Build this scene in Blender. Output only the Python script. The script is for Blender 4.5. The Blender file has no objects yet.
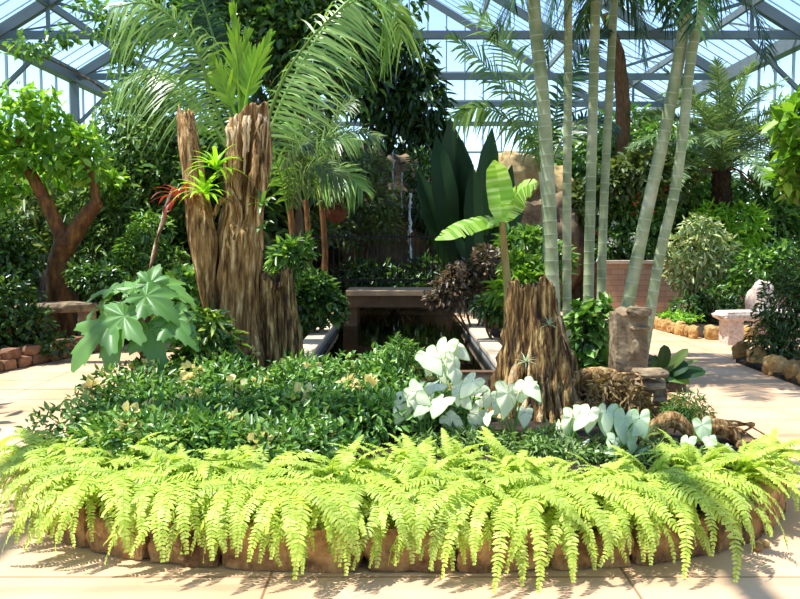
import bpy, math
import numpy as np
from mathutils import Vector, Matrix, noise

C = bpy.context.scene.collection
RNG = np.random.default_rng(11)
PI = math.pi
WORDS = ('first second third fourth fifth sixth seventh eighth ninth tenth eleventh twelfth thirteenth fourteenth fifteenth '
         'sixteenth seventeenth eighteenth nineteenth twentieth').split()
WORDS += ['twenty-' + w for w in WORDS[:9]] + ['thirtieth'] + ['thirty-' + w for w in WORDS[:9]] + ['fortieth']

# ------------------------------------------------------------------ view geometry
CAM_H = 1.6
FOC = 800.0
PITCH = math.atan(59.5 / FOC)
_f = np.array([0, math.cos(PITCH), -math.sin(PITCH)])
_u = np.array([0, math.sin(PITCH), math.cos(PITCH)])
_x = np.array([1.0, 0, 0])


def W(px, py, d):
    """world point seen towards (px, py) at distance y = d"""
    r = _f + _x * ((px - 400) / FOC) + _u * ((299.5 - py) / FOC)
    return np.array([0, 0, CAM_H]) + r * (d / r[1])


def M(px, d):
    return px * d / FOC


# ------------------------------------------------------------------ mesh helpers
class MB:
    def __init__(s):
        s.V, s.F, s.n = [], [], 0

    def add(s, V, F, mat=0):
        V = np.asarray(V, float).reshape(-1, 3)
        F = np.asarray(F, int)
        if len(F) == 0:
            return s
        s.V.append(V)
        s.F.append((F + s.n, mat))
        s.n += len(V)
        return s


ORG = {}


def mesh(name, mb, mats, org=(0, 0, 0), smooth=True):
    me = bpy.data.meshes.new(name)
    V = np.concatenate(mb.V) - np.asarray(org, float)
    me.vertices.add(len(V))
    me.vertices.foreach_set('co', V.astype(np.float32).ravel())
    idx = np.concatenate([f.ravel() for f, _ in mb.F])
    tot = np.concatenate([np.full(len(f), f.shape[1]) for f, _ in mb.F])
    mi = np.concatenate([np.full(len(f), m) for f, m in mb.F])
    me.loops.add(len(idx))
    me.loops.foreach_set('vertex_index', idx.astype(np.int32))
    me.polygons.add(len(tot))
    me.polygons.foreach_set('loop_start', np.concatenate([[0], np.cumsum(tot)[:-1]]).astype(np.int32))
    me.polygons.foreach_set('material_index', mi.astype(np.int32))
    me.polygons.foreach_set('use_smooth', np.full(len(tot), smooth))
    for m in (mats if isinstance(mats, (list, tuple)) else [mats]):
        me.materials.append(m)
    me.update(calc_edges=True)
    me.validate()
    return me


def tag(o, label=None, cat=None, group=None, kind=None):
    if label: o['label'] = label
    if cat: o['category'] = cat
    if group: o['group'] = group
    if kind: o['kind'] = kind
    return o


def thing(name, label, cat, loc=(0, 0, 0), group=None):
    o = bpy.data.objects.new(name, None)
    o.empty_display_size = .05
    C.objects.link(o)
    o.location = loc
    ORG[o.name] = np.asarray(loc, float)
    return tag(o, label, cat, group)


def part(name, mb, mats, parent=None, org=None, smooth=True, label=None):
    """mesh object from world-space geometry; its origin is the thing's base"""
    if parent is not None:
        org = ORG[parent.name]
    if org is None:
        org = np.zeros(3)
    o = bpy.data.objects.new(name, mesh(name, mb, mats, org, smooth))
    C.objects.link(o)
    ORG[o.name] = np.asarray(org, float)
    if parent is not None:
        o.parent = parent
    else:
        o.location = org
    if label: o['label'] = label
    return o


def inst(name, me, parent, off, rot=(0, 0, 0), sc=1.0):
    """a part that shares mesh data; off is relative to the thing's base"""
    o = bpy.data.objects.new(name, me)
    C.objects.link(o)
    o.parent = parent
    o.location = off
    o.rotation_euler = rot
    o.scale = (sc, sc, sc)
    return o


def struct(name, mb, mats, smooth=False, parent=None):
    o = part(name, mb, mats, parent, smooth=smooth)
    if parent is None:
        o['kind'] = 'structure'
    return o


def box(mb, lo, hi, mat=0):
    (a, b, c), (d, e, f) = lo, hi
    V = [(a, b, c), (d, b, c), (d, e, c), (a, e, c), (a, b, f), (d, b, f), (d, e, f), (a, e, f)]
    return mb.add(V, [(0, 3, 2, 1), (4, 5, 6, 7), (0, 1, 5, 4), (1, 2, 6, 5), (2, 3, 7, 6), (3, 0, 4, 7)], mat)


def beam(mb, p, q, w, h, mat=0):
    p, q = np.asarray(p, float), np.asarray(q, float)
    t = (q - p) / np.linalg.norm(q - p)
    up = np.array([0, 0, 1.0]) if abs(t[2]) < .95 else np.array([0, 1.0, 0])
    s = np.cross(t, up); s /= np.linalg.norm(s)
    n = np.cross(s, t)
    V = [c + s * a * w / 2 + n * b * h / 2 for c in (p, q) for a, b in ((-1, -1), (1, -1), (1, 1), (-1, 1))]
    return mb.add(V, [(3, 2, 1, 0), (4, 5, 6, 7), (0, 1, 5, 4), (1, 2, 6, 5), (2, 3, 7, 6), (3, 0, 4, 7)], mat)


def smooth_path(P, n):
    P = np.asarray(P, float)
    if len(P) == 2:
        t = np.linspace(0, 1, n)[:, None]
        return P[0] * (1 - t) + P[1] * t
    Q = np.vstack([2 * P[0] - P[1], P, 2 * P[-1] - P[-2]])
    out = []
    for u in np.linspace(0, len(P) - 1 - 1e-9, n):
        i = int(u); f = u - i
        a, b, c, d = Q[i:i + 4]
        out.append(.5 * (2 * b + (c - a) * f + (2 * a - 5 * b + 4 * c - d) * f * f + (3 * b - a - 3 * c + d) * f ** 3))
    return np.array(out)


def frames(P):
    T = np.gradient(P, axis=0)
    T /= np.linalg.norm(T, axis=1, keepdims=True) + 1e-12
    a = np.array([1.0, 0, 0]) if abs(T[0][0]) < .8 else np.array([0, 1.0, 0])
    X = np.empty_like(P); Y = np.empty_like(P)
    for i, t in enumerate(T):
        a = a - t * a.dot(t); a /= np.linalg.norm(a)
        X[i] = a; Y[i] = np.cross(t, a)
    return T, X, Y


def tube(mb, P, r, k=8, mat=0, caps=True, wob=0.0, rng=RNG):
    P = np.asarray(P, float)
    n = len(P)
    r = np.interp(np.linspace(0, 1, n), np.linspace(0, 1, len(np.atleast_1d(r))), np.atleast_1d(r))
    T, X, Y = frames(P)
    th = np.arange(k) * 2 * PI / k
    rr = r[:, None] * (1 + wob * rng.normal(size=(n, k)))
    V = P[:, None] + rr[..., None] * (np.cos(th)[None, :, None] * X[:, None] + np.sin(th)[None, :, None] * Y[:, None])
    V = V.reshape(-1, 3)
    i = np.arange(n - 1)[:, None] * k; j = np.arange(k)[None]; j2 = (j + 1) % k
    F = np.stack([i + j, i + j2, i + k + j2, i + k + j], -1).reshape(-1, 4)
    mats = mat if np.ndim(mat) else None
    if mats is None:
        mb.add(V, F, mat)
    else:
        mats = np.repeat(np.asarray(mat), k)
        for m in np.unique(mats):
            if m == mats[0]:
                base = mb.n; mb.add(V, F[mats == m], m)
            else:
                mb.F.append((F[mats == m] + base, m))
    if caps:
        for ring, c, flip in ((V[:k], P[0], True), (V[-k:], P[-1], False)):
            VV = np.vstack([ring, c]); a = np.arange(k); b = (a + 1) % k
            FF = np.stack([b, a, np.full(k, k)] if flip else [a, b, np.full(k, k)], -1)
            mb.add(VV, FF, 0)
    return mb


def nz(p, f=1.0, s=0.0):
    return noise.noise(Vector((p[0] * f + s, p[1] * f - s * .7, p[2] * f + s * 1.3)))


def ridged(mb, P, r, nt=72, nz_=60, amp=.14, freq=2.2, stretch=.5, jag=.12, hollow=0.0, seed=0., lobes=0., mat=0, slot=None, tilt=0.0):
    """weathered woody column: grooves along its length, a ragged top, hollowed if asked"""
    path = smooth_path(P, nz_)
    rad = np.interp(np.linspace(0, 1, nz_), np.linspace(0, 1, len(r)), r)
    T, X, Y = frames(path)
    L = np.concatenate([[0], np.cumsum(np.linalg.norm(np.diff(path, axis=0), axis=1))])
    V = np.empty((nz_, nt, 3))
    th = np.arange(nt) * 2 * PI / nt
    top = np.array([noise.noise(Vector((math.cos(a) * 1.6 + seed, math.sin(a) * 1.6, 5.1))) +
                    .6 * noise.noise(Vector((math.cos(a) * 5 + seed, math.sin(a) * 5, 2.1))) for a in th])
    for i in range(nz_):
        tw = .25 * math.sin(L[i] * 1.3 + seed)
        for j, a in enumerate(th):
            q = Vector((math.cos(a + tw) * freq + seed, math.sin(a + tw) * freq, L[i] * stretch))
            g = noise.noise(q) + .55 * noise.noise(q * 2.3) + .3 * noise.noise(q * 5.1)
            g = .6 * g + .6 * (.45 - abs(noise.noise(q * 1.7 + Vector((3, 7, 1)))) * 2) - .35 * abs(noise.noise(Vector((q.x * 4.5, q.y * 4.5, q.z * 1.6))))
            flare = 1 + lobes * max(0, 1 - i / nz_ * 1.3) ** 2 * math.cos(a * 5 + seed)
            V[i, j] = path[i] + rad[i] * flare * (1 + amp * g) * (math.cos(a) * X[i] + math.sin(a) * Y[i])
        D = np.cos(th)[:, None] * X[i] + np.sin(th)[:, None] * Y[i]
        if slot:
            ax, wd, z0, z1, dp = slot
            q = (np.arctan2(D[:, 0], -D[:, 1]) - ax) / wd
            f = i / nz_
            e = min(1, max(0, (f - z0) / .08)) * min(1, max(0, (z1 - f) / .06))
            V[i] -= D * (rad[i] * dp * e * np.exp(-q ** 4))[:, None]
        if i > nz_ * .72:
            V[i] += T[i] * ((top * jag + tilt * D[:, 0]) * ((i / nz_ - .72) / .28))[:, None]
    rings = [V[i] for i in range(nz_)]
    if hollow:
        c = V[-1].mean(0)
        rings.append(c + (V[-1] - c) * .8 - T[-1] * .01)
        rings.append(c + (V[-1] - c) * .62 - T[-1] * hollow * .5)
        rings.append(c + (V[-1] - c) * .45 - T[-1] * hollow)
    else:
        c = V[-1].mean(0)
        rings.append(c + (V[-1] - c) * .6 + T[-1] * .01)
    n = len(rings)
    VV = np.vstack(rings + [[rings[-1].mean(0)]])
    i = np.arange(n - 1)[:, None] * nt; j = np.arange(nt)[None]; j2 = (j + 1) % nt
    F = np.stack([i + j, i + j2, i + nt + j2, i + nt + j], -1).reshape(-1, 4)
    base = mb.n
    mb.add(VV, F, mat)
    a = np.arange(nt)
    mb.F.append((np.stack([(n - 1) * nt + a, (n - 1) * nt + (a + 1) % nt, np.full(nt, n * nt)], -1) + base, mat))
    return mb


def rock(mb, c, rad, seed, sub=4, amp=.3, freq=1.3, squash=1.0, mat=0, blocky=0.0, rotz=0.0):
    """boulder: a cube sphere pushed around by noise; blocky > 0 keeps it squarer"""
    n = sub * 3
    u = np.linspace(-1, 1, n + 1)
    A, B = np.meshgrid(u, u, indexing='ij')
    cr, sr = math.cos(rotz), math.sin(rotz)
    for ax in range(3):
        for s in (-1, 1):
            P = np.empty((n + 1, n + 1, 3))
            P[..., ax] = s; P[..., (ax + 1) % 3] = A; P[..., (ax + 2) % 3] = B
            sph = P / np.linalg.norm(P, axis=-1, keepdims=True)
            cub = P * .86
            D = (sph * (1 - blocky) + cub * blocky).reshape(-1, 3)
            S = sph.reshape(-1, 3)
            g = np.array([nz(p, freq, seed) + .5 * nz(p, freq * 2.4, seed + 9) + .25 * nz(p, freq * 5.2, seed + 3) for p in S])
            Q = D * (1 + amp * g)[:, None] * np.asarray(rad)
            Q = np.stack([Q[:, 0] * cr - Q[:, 1] * sr, Q[:, 0] * sr + Q[:, 1] * cr, Q[:, 2]], -1) + np.asarray(c)
            i = np.arange(n)[:, None] * (n + 1); j = np.arange(n)[None]
            F = np.stack([i + j, i + n + 1 + j, i + n + 2 + j, i + j + 1], -1).reshape(-1, 4)
            mb.add(Q, F if s > 0 else F[:, ::-1], mat)
    return mb


def leaf_shape(w=.5, fold=.25, tipdrop=.1):
    V = np.array([(0, 0, 0), (w / 2, .33, fold * w), (w * .38, .68, fold * w * .8 - tipdrop * .4), (0, 1, -tipdrop),
                  (-w * .38, .68, fold * w * .8 - tipdrop * .4), (-w / 2, .33, fold * w)])
    return V, np.array([(0, 1, 2, 3), (0, 3, 4, 5)])


OVATE, LANCE, ROUND, NARROW = leaf_shape(.5), leaf_shape(.28, .3, .18), leaf_shape(.8, .15, .12), leaf_shape(.14, .3, .25)

IXLEAF = leaf_shape(.38, .3, .12)


def norm(a):
    return a / (np.linalg.norm(a, axis=-1, keepdims=True) + 1e-12)


def scatter(mb, proto, P, D, N, S, mat=0):
    V0, F0 = proto
    D = norm(D); X = norm(np.cross(D, N)); Z = np.cross(X, D)
    V = P[:, None] + S[:, None, None] * (V0[None, :, 0:1] * X[:, None] + V0[None, :, 1:2] * D[:, None] + V0[None, :, 2:3] * Z[:, None])
    F = (F0[None] + (np.arange(len(P)) * len(V0))[:, None, None]).reshape(-1, F0.shape[1])
    return mb.add(V.reshape(-1, 3), F, mat)


def foliage(mb, blobs, n, proto=OVATE, size=(.08, .12), droop=.3, inner=.35, zmin=None, mat=0, rng=RNG):
    c = np.array([b[0] for b in blobs], float)
    r = np.array([np.ones(3) * b[1] if np.ndim(b[1]) == 0 else b[1] for b in blobs], float)
    w = (r.prod(1)) ** .667; w /= w.sum()
    k = rng.choice(len(blobs), n, p=w)
    u = norm(rng.normal(size=(n, 3)) + np.array([0, -.15, .15]))
    q = np.where(rng.random(n) < inner, rng.uniform(.4, .9, n), rng.uniform(.85, 1.08, n))
    lump = np.array([1 + .22 * nz(a, 2.2, 3.7 * (b % 7)) for a, b in zip(u, k)])
    P = c[k] + u * r[k] * (q * lump)[:, None]
    if zmin is not None:
        ok = P[:, 2] > zmin
        P, u = P[ok], u[ok]
    n = len(P)
    D = norm(u * .7 + rng.normal(size=(n, 3)) * .55 - np.array([0, 0, droop]))
    N = norm(u * .5 + rng.normal(size=(n, 3)) * .4 + np.array([0, 0, .9]))
    return scatter(mb, proto, P, D, N, rng.uniform(size[0], size[1], n), mat)


def frond(mb, path, n=40, length=.5, width=.03, up=(0, 0, 1), sweep=.5, lift=.15, droop=.5, start=.12, taper=.5, segs=3,
          rib=.012, mat=0, ribmat=1, jit=.12, rng=RNG, tipw=.15, sides=(1, -1), rise=.45):
    """pinnate frond along a rib path: leaflets both sides, arching down"""
    P = smooth_path(path, 28)
    up = np.asarray(up, float)
    tube(mb, P, [rib, rib * .7, rib * .25], 5, ribmat, caps=False)
    s = np.linspace(start, .995, n)
    pos = np.stack([np.interp(s, np.linspace(0, 1, 28), P[:, i]) for i in range(3)], -1)
    T = np.gradient(P, axis=0)
    t = norm(np.stack([np.interp(s, np.linspace(0, 1, 28), T[:, i]) for i in range(3)], -1))
    side = norm(np.cross(t, up))
    nn = np.cross(side, t)
    x = (s - start) / (1 - start)
    prof = np.minimum(1, rise + x * (1 - rise) * 4) * (1 - taper * x ** 1.5) * np.where(x > .85, 1 - (x - .85) * 2.5, 1)
    us = np.linspace(0, 1, segs + 1)
    wprof = np.interp(us, [0, .3, .7, 1], [.6, 1, .75, tipw])
    for sg in sides:
        k = len(s)
        sw = sweep * (.7 + .9 * x) + jit * rng.normal(size=k)
        D = norm(side * sg * np.cos(sw)[:, None] + t * np.sin(sw)[:, None] + nn * (lift + jit * rng.normal(size=k))[:, None])
        Lf = length * prof * (1 + .08 * rng.normal(size=k))
        WV = norm(np.cross(D, nn)) * (width / 2)
        g = droop * (1 + .3 * rng.normal(size=k))
        V = pos[:, None] + D[:, None] * (Lf[:, None] * us)[..., None] - np.array([0, 0, 1.0]) * (g[:, None] * Lf[:, None] * us ** 2)[..., None]
        wv = WV[:, None] * wprof[None, :, None]
        VV = np.stack([V - wv, V + wv], 2).reshape(-1, 3)
        m = 2 * (segs + 1)
        f0 = np.array([(2 * i, 2 * i + 1, 2 * i + 3, 2 * i + 2) for i in range(segs)])
        F = (f0[None] + (np.arange(k) * m)[:, None, None]).reshape(-1, 4)
        mb.add(VV, F, mat)
    return mb


def arc(L, a0, a1, n=10, x=0.0):
    """rib in the local YZ plane: elevation swings from a0 to a1 degrees over length L; x adds sideways sway"""
    a = np.radians(np.linspace(a0, a1, n))
    st = L / (n - 1)
    y = np.concatenate([[0], np.cumsum(np.cos(a[:-1]) * st)])
    z = np.concatenate([[0], np.cumsum(np.sin(a[:-1]) * st)])
    return np.stack([x * np.linspace(0, 1, n) ** 2, y, z], -1)


def strap(mb, path, w, up=(0, 0, 1), fold=.15, prof=((0, .5), (.3, 1), (.7, .8), (1, .05)), n=9, mat=0, tears=0, rng=RNG, edge=None):
    """a long blade: two halves folded on the midrib; tears opens slits in it"""
    P = smooth_path(path, n)
    T, _, _ = frames(P)
    S = norm(np.cross(T, np.asarray(up, float)))
    N = np.cross(S, T)
    us = np.linspace(0, 1, n)
    ww = np.interp(us, [a for a, _ in prof], [b for _, b in prof])[:, None] * w / 2
    for sg in (1, -1):
        O = P + S * sg * ww + N * ww * fold
        if not tears:
            V = np.stack([P, O], 1).reshape(-1, 3)
            F = np.array([(2 * i, 2 * i + 1, 2 * i + 3, 2 * i + 2) for i in range(n - 1)])
            mb.add(V, F if sg > 0 else F[:, ::-1], mat)
        else:
            for i in range(n - 1):
                cut = rng.random() < tears
                o1 = O[i] + (O[i + 1] - O[i]) * (.25 if cut else 0) - N[i] * w * (.08 if cut else 0) * rng.random()
                o2 = O[i + 1] - (O[i + 1] - O[i]) * (.25 if cut else 0) - N[i] * w * (.12 if cut else 0) * rng.random()
                mb.add([P[i], o1, o2, P[i + 1]], [(0, 1, 2, 3)] if sg > 0 else [(3, 2, 1, 0)], mat)
    return mb


def radial_leaf(rf, org, d, nrm, size, nt=44, nr=5, droop=.35, cup=.1, mats=(0,), rim=1.0, vein=0, stalk=.12):
    """broad leaf from an outline r(theta) around the stalk's joint; droops towards its edge; the outer ring may take a second material"""
    d = np.asarray(d, float) / np.linalg.norm(d)
    X = np.cross(d, nrm); X /= np.linalg.norm(X); Z = np.cross(X, d)
    th = (np.arange(nt) + .5) * 2 * PI / nt
    rr = np.array([rf(a) for a in th])
    us = np.array([.001, .35, .65, .86, .945, 1.0]) if nr == 5 else np.linspace(.001, 1, nr)
    mb = MB()
    V = []
    for u in us:
        x = np.sin(th) * rr * u; y = np.cos(th) * rr * u
        rip = .05 * np.sin(th * vein) * u if vein else 0
        z = cup * np.abs(x) - droop * (x * x + np.maximum(y, 0) ** 2) + rip
        V.append(np.asarray(org) + size * (x[:, None] * X + y[:, None] * d + np.broadcast_to(z, x.shape)[:, None] * Z))
    V = np.vstack(V)
    n = len(us)
    j = np.arange(nt); j2 = (j + 1) % nt
    for i in range(n - 1):
        F = np.stack([i * nt + j, i * nt + j2, (i + 1) * nt + j2, (i + 1) * nt + j], -1)
        if i == 0:
            mb.add(V, F, 0)
        else:
            if len(mats) > 1 and us[i + 1] > rim:
                mb.F.append((F, 1))
            elif len(mats) > 2:
                tt = np.abs((th + PI) % (2 * PI) - PI)
                vv = np.min([np.abs(tt - v) for v in (0, .75, 1.6, 2.45)], axis=0) < PI / nt
                mb.F.append((F[vv], 2)); mb.F.append((F[~vv], 0))
            else:
                mb.F.append((F, 0))
    return mb


# ------------------------------------------------------------------ materials
def lin(c):
    c = np.array(c, float) / 255
    return tuple(np.where(c <= .04045, c / 12.92, ((c + .055) / 1.055) ** 2.4)) + (1.0,)


def nodes(name):
    m = bpy.data.materials.new(name)
    m.use_nodes = True
    nt = m.node_tree
    nt.nodes.clear()
    out = nt.nodes.new('ShaderNodeOutputMaterial')
    return m, nt, out, (lambda t, **k: _node(nt, t, k)), nt.links.new


def _node(nt, t, k):
    n = nt.nodes.new('ShaderNode' + t)
    for a, v in k.items():
        setattr(n, a, v)
    return n


def ramp(N, stops):
    r = N('ValToRGB')
    e = r.color_ramp.elements
    while len(e) < len(stops):
        e.new(.5)
    for x, (p, c) in zip(e, stops):
        x.position = p; x.color = lin(c)
    return r


def leaf_mat(name, cols, trans=.4, glow=(1.25, 1.15, .55), rough=.42, spec=.5, vary=.25):
    """leaf: colour differs leaf by leaf, some light comes through it"""
    m, nt, out, N, L = nodes(name)
    g = N('NewGeometry'); oi = N('ObjectInfo')
    r = ramp(N, [(i / (len(cols) - 1), c) for i, c in enumerate(cols)])
    L(g.outputs['Random Per Island'], r.inputs[0])
    hs = N('HueSaturation')
    mr = N('MapRange'); mr.inputs['To Min'].default_value = 1 - vary; mr.inputs['To Max'].default_value = 1 + vary
    L(oi.outputs['Random'], mr.inputs['Value']); L(mr.outputs[0], hs.inputs['Value']); L(r.outputs[0], hs.inputs['Color'])
    p = N('BsdfPrincipled')
    p.inputs['Roughness'].default_value = rough; p.inputs['Specular IOR Level'].default_value = spec
    L(hs.outputs[0], p.inputs['Base Color'])
    mx = N('Mix', data_type='RGBA', blend_type='MULTIPLY'); mx.inputs[0].default_value = 1
    mx.inputs[7].default_value = (*glow, 1)
    L(hs.outputs[0], mx.inputs[6])
    t = N('BsdfTranslucent'); L(mx.outputs[2], t.inputs['Color'])
    ms = N('MixShader'); ms.inputs[0].default_value = trans
    L(p.outputs[0], ms.inputs[1]); L(t.outputs[0], ms.inputs[2]); L(ms.outputs[0], out.inputs[0])
    return m


def surf_mat(name, cols, scale=6, stretch=(1, 1, 1), rough=.8, bump=.3, detail=6, spec=.3, bscale=None, vary=0.0, lo=.28, hi=.72):
    """noisy solid surface; stretch squeezes the grain along an axis"""
    m, nt, out, N, L = nodes(name)
    tc = N('TexCoord'); mp = N('Mapping'); mp.inputs['Scale'].default_value = stretch
    oi = N('ObjectInfo'); ad = N('VectorMath', operation='MULTIPLY_ADD')
    ad.inputs[1].default_value = (37, 23, 51)
    L(oi.outputs['Random'], ad.inputs[0]); L(tc.outputs['Object'], ad.inputs[2])
    L(ad.outputs[0], mp.inputs[0])
    no = N('TexNoise'); no.inputs['Scale'].default_value = scale; no.inputs['Detail'].default_value = detail
    no.inputs['Roughness'].default_value = .65
    L(mp.outputs[0], no.inputs['Vector'])
    r = ramp(N, [(lo + (hi - lo) * i / max(1, len(cols) - 1), c) for i, c in enumerate(cols)])
    L(no.outputs[0], r.inputs[0])
    p = N('BsdfPrincipled'); p.inputs['Roughness'].default_value = rough; p.inputs['Specular IOR Level'].default_value = spec
    col = r.outputs[0]
    if vary:
        hs = N('HueSaturation'); mr = N('MapRange')
        mr.inputs['To Min'].default_value = 1 - vary; mr.inputs['To Max'].default_value = 1 + vary
        L(oi.outputs['Random'], mr.inputs['Value']); L(mr.outputs[0], hs.inputs['Value']); L(col, hs.inputs['Color']); col = hs.outputs[0]
    L(col, p.inputs['Base Color'])
    if bump:
        n2 = N('TexNoise'); n2.inputs['Scale'].default_value = bscale or scale * 2.5; n2.inputs['Detail'].default_value = 5
        L(mp.outputs[0], n2.inputs['Vector'])
        b = N('Bump'); b.inputs['Strength'].default_value = bump; b.inputs['Distance'].default_value = .03
        L(n2.outputs[0], b.inputs['Height']); L(b.outputs[0], p.inputs['Normal'])
    L(p.outputs[0], out.inputs[0])
    return m


def flat_mat(name, c, rough=.6, metal=0.0, spec=.4):
    m, nt, out, N, L = nodes(name)
    p = N('BsdfPrincipled'); p.inputs['Base Color'].default_value = lin(c); p.inputs['Roughness'].default_value = rough
    p.inputs['Metallic'].default_value = metal; p.inputs['Specular IOR Level'].default_value = spec
    L(p.outputs[0], out.inputs[0])
    return m


def glass_mat(name, tint=(.86, .93, .97)):
    m, nt, out, N, L = nodes(name)
    t = N('BsdfTransparent'); t.inputs[0].default_value = (*tint, 1)
    g = N('BsdfGlossy'); g.inputs['Roughness'].default_value = .05
    ms = N('MixShader'); ms.inputs[0].default_value = .03
    L(t.outputs[0], ms.inputs[1]); L(g.outputs[0], ms.inputs[2]); L(ms.outputs[0], out.inputs[0])
    return m


def floor_mat():
    m, nt, out, N, L = nodes('beige_concrete')
    tc = N('TexCoord')
    no = N('TexNoise'); no.inputs['Scale'].default_value = 1.3; no.inputs['Detail'].default_value = 8
    L(tc.outputs['Object'], no.inputs['Vector'])
    r = ramp(N, [(.3, (190, 150, 114)), (.5, (206, 167, 131)), (.7, (218, 182, 148))])
    L(no.outputs[0], r.inputs[0])
    br = N('TexBrick'); br.offset = 0
    br.inputs['Scale'].default_value = 1; br.inputs['Brick Width'].default_value = 1.7; br.inputs['Row Height'].default_value = 2.4
    br.inputs['Mortar Size'].default_value = .008; br.inputs['Mortar Smooth'].default_value = .3
    br.inputs['Color1'].default_value = br.inputs['Color2'].default_value = (1, 1, 1, 1); br.inputs['Mortar'].default_value = (.45, .38, .32, 1)
    mp = N('Mapping'); mp.inputs['Location'].default_value = (.62, 1.1, 0)
    L(tc.outputs['Object'], mp.inputs[0]); L(mp.outputs[0], br.inputs['Vector'])
    mx = N('Mix', data_type='RGBA', blend_type='MULTIPLY'); mx.inputs[0].default_value = 1
    L(r.outputs[0], mx.inputs[6]); L(br.outputs[0], mx.inputs[7])
    p = N('BsdfPrincipled'); p.inputs['Roughness'].default_value = .75; p.inputs['Specular IOR Level'].default_value = .3
    L(mx.outputs[2], p.inputs['Base Color'])
    n2 = N('TexNoise'); n2.inputs['Scale'].default_value = 60
    L(tc.outputs['Object'], n2.inputs['Vector'])
    b = N('Bump'); b.inputs['Strength'].default_value = .12; b.inputs['Distance'].default_value = .01
    L(n2.outputs[0], b.inputs['Height']); L(b.outputs[0], p.inputs['Normal'])
    L(p.outputs[0], out.inputs[0])
    return m


def brick_mat():
    m, nt, out, N, L = nodes('brown_brick')
    tc = N('TexCoord'); mp = N('Mapping'); mp.inputs['Rotation'].default_value = (PI / 2, 0, 0)
    L(tc.outputs['Object'], mp.inputs[0])
    br = N('TexBrick'); br.inputs['Scale'].default_value = 1; br.inputs['Brick Width'].default_value = .3; br.inputs['Row Height'].default_value = .12
    br.inputs['Mortar Size'].default_value = .008
    br.inputs['Color1'].default_value = lin((190, 148, 116)); br.inputs['Color2'].default_value = lin((172, 130, 100)); br.inputs['Mortar'].default_value = lin((148, 116, 94))
    L(mp.outputs[0], br.inputs['Vector'])
    p = N('BsdfPrincipled'); p.inputs['Roughness'].default_value = .85
    L(br.outputs[0], p.inputs['Base Color']); L(p.outputs[0], out.inputs[0])
    return m


def water_mat():
    m, nt, out, N, L = nodes('dark_pool_water')
    t = N('BsdfTransparent'); t.inputs[0].default_value = (.20, .21, .14, 1)
    g = N('BsdfGlossy'); g.inputs['Roughness'].default_value = .02
    f = N('Fresnel'); f.inputs[0].default_value = 1.33
    tc = N('TexCoord'); no = N('TexNoise'); no.inputs['Scale'].default_value = 5; no.inputs['Detail'].default_value = 3
    L(tc.outputs['Object'], no.inputs['Vector'])
    b = N('Bump'); b.inputs['Strength'].default_value = .12; b.inputs['Distance'].default_value = .02
    L(no.outputs[0], b.inputs['Height']); L(b.outputs[0], g.inputs['Normal']); L(b.outputs[0], f.inputs['Normal'])
    ms = N('MixShader')
    L(f.outputs[0], ms.inputs[0]); L(t.outputs[0], ms.inputs[1]); L(g.outputs[0], ms.inputs[2]); L(ms.outputs[0], out.inputs[0])
    return m


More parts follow.
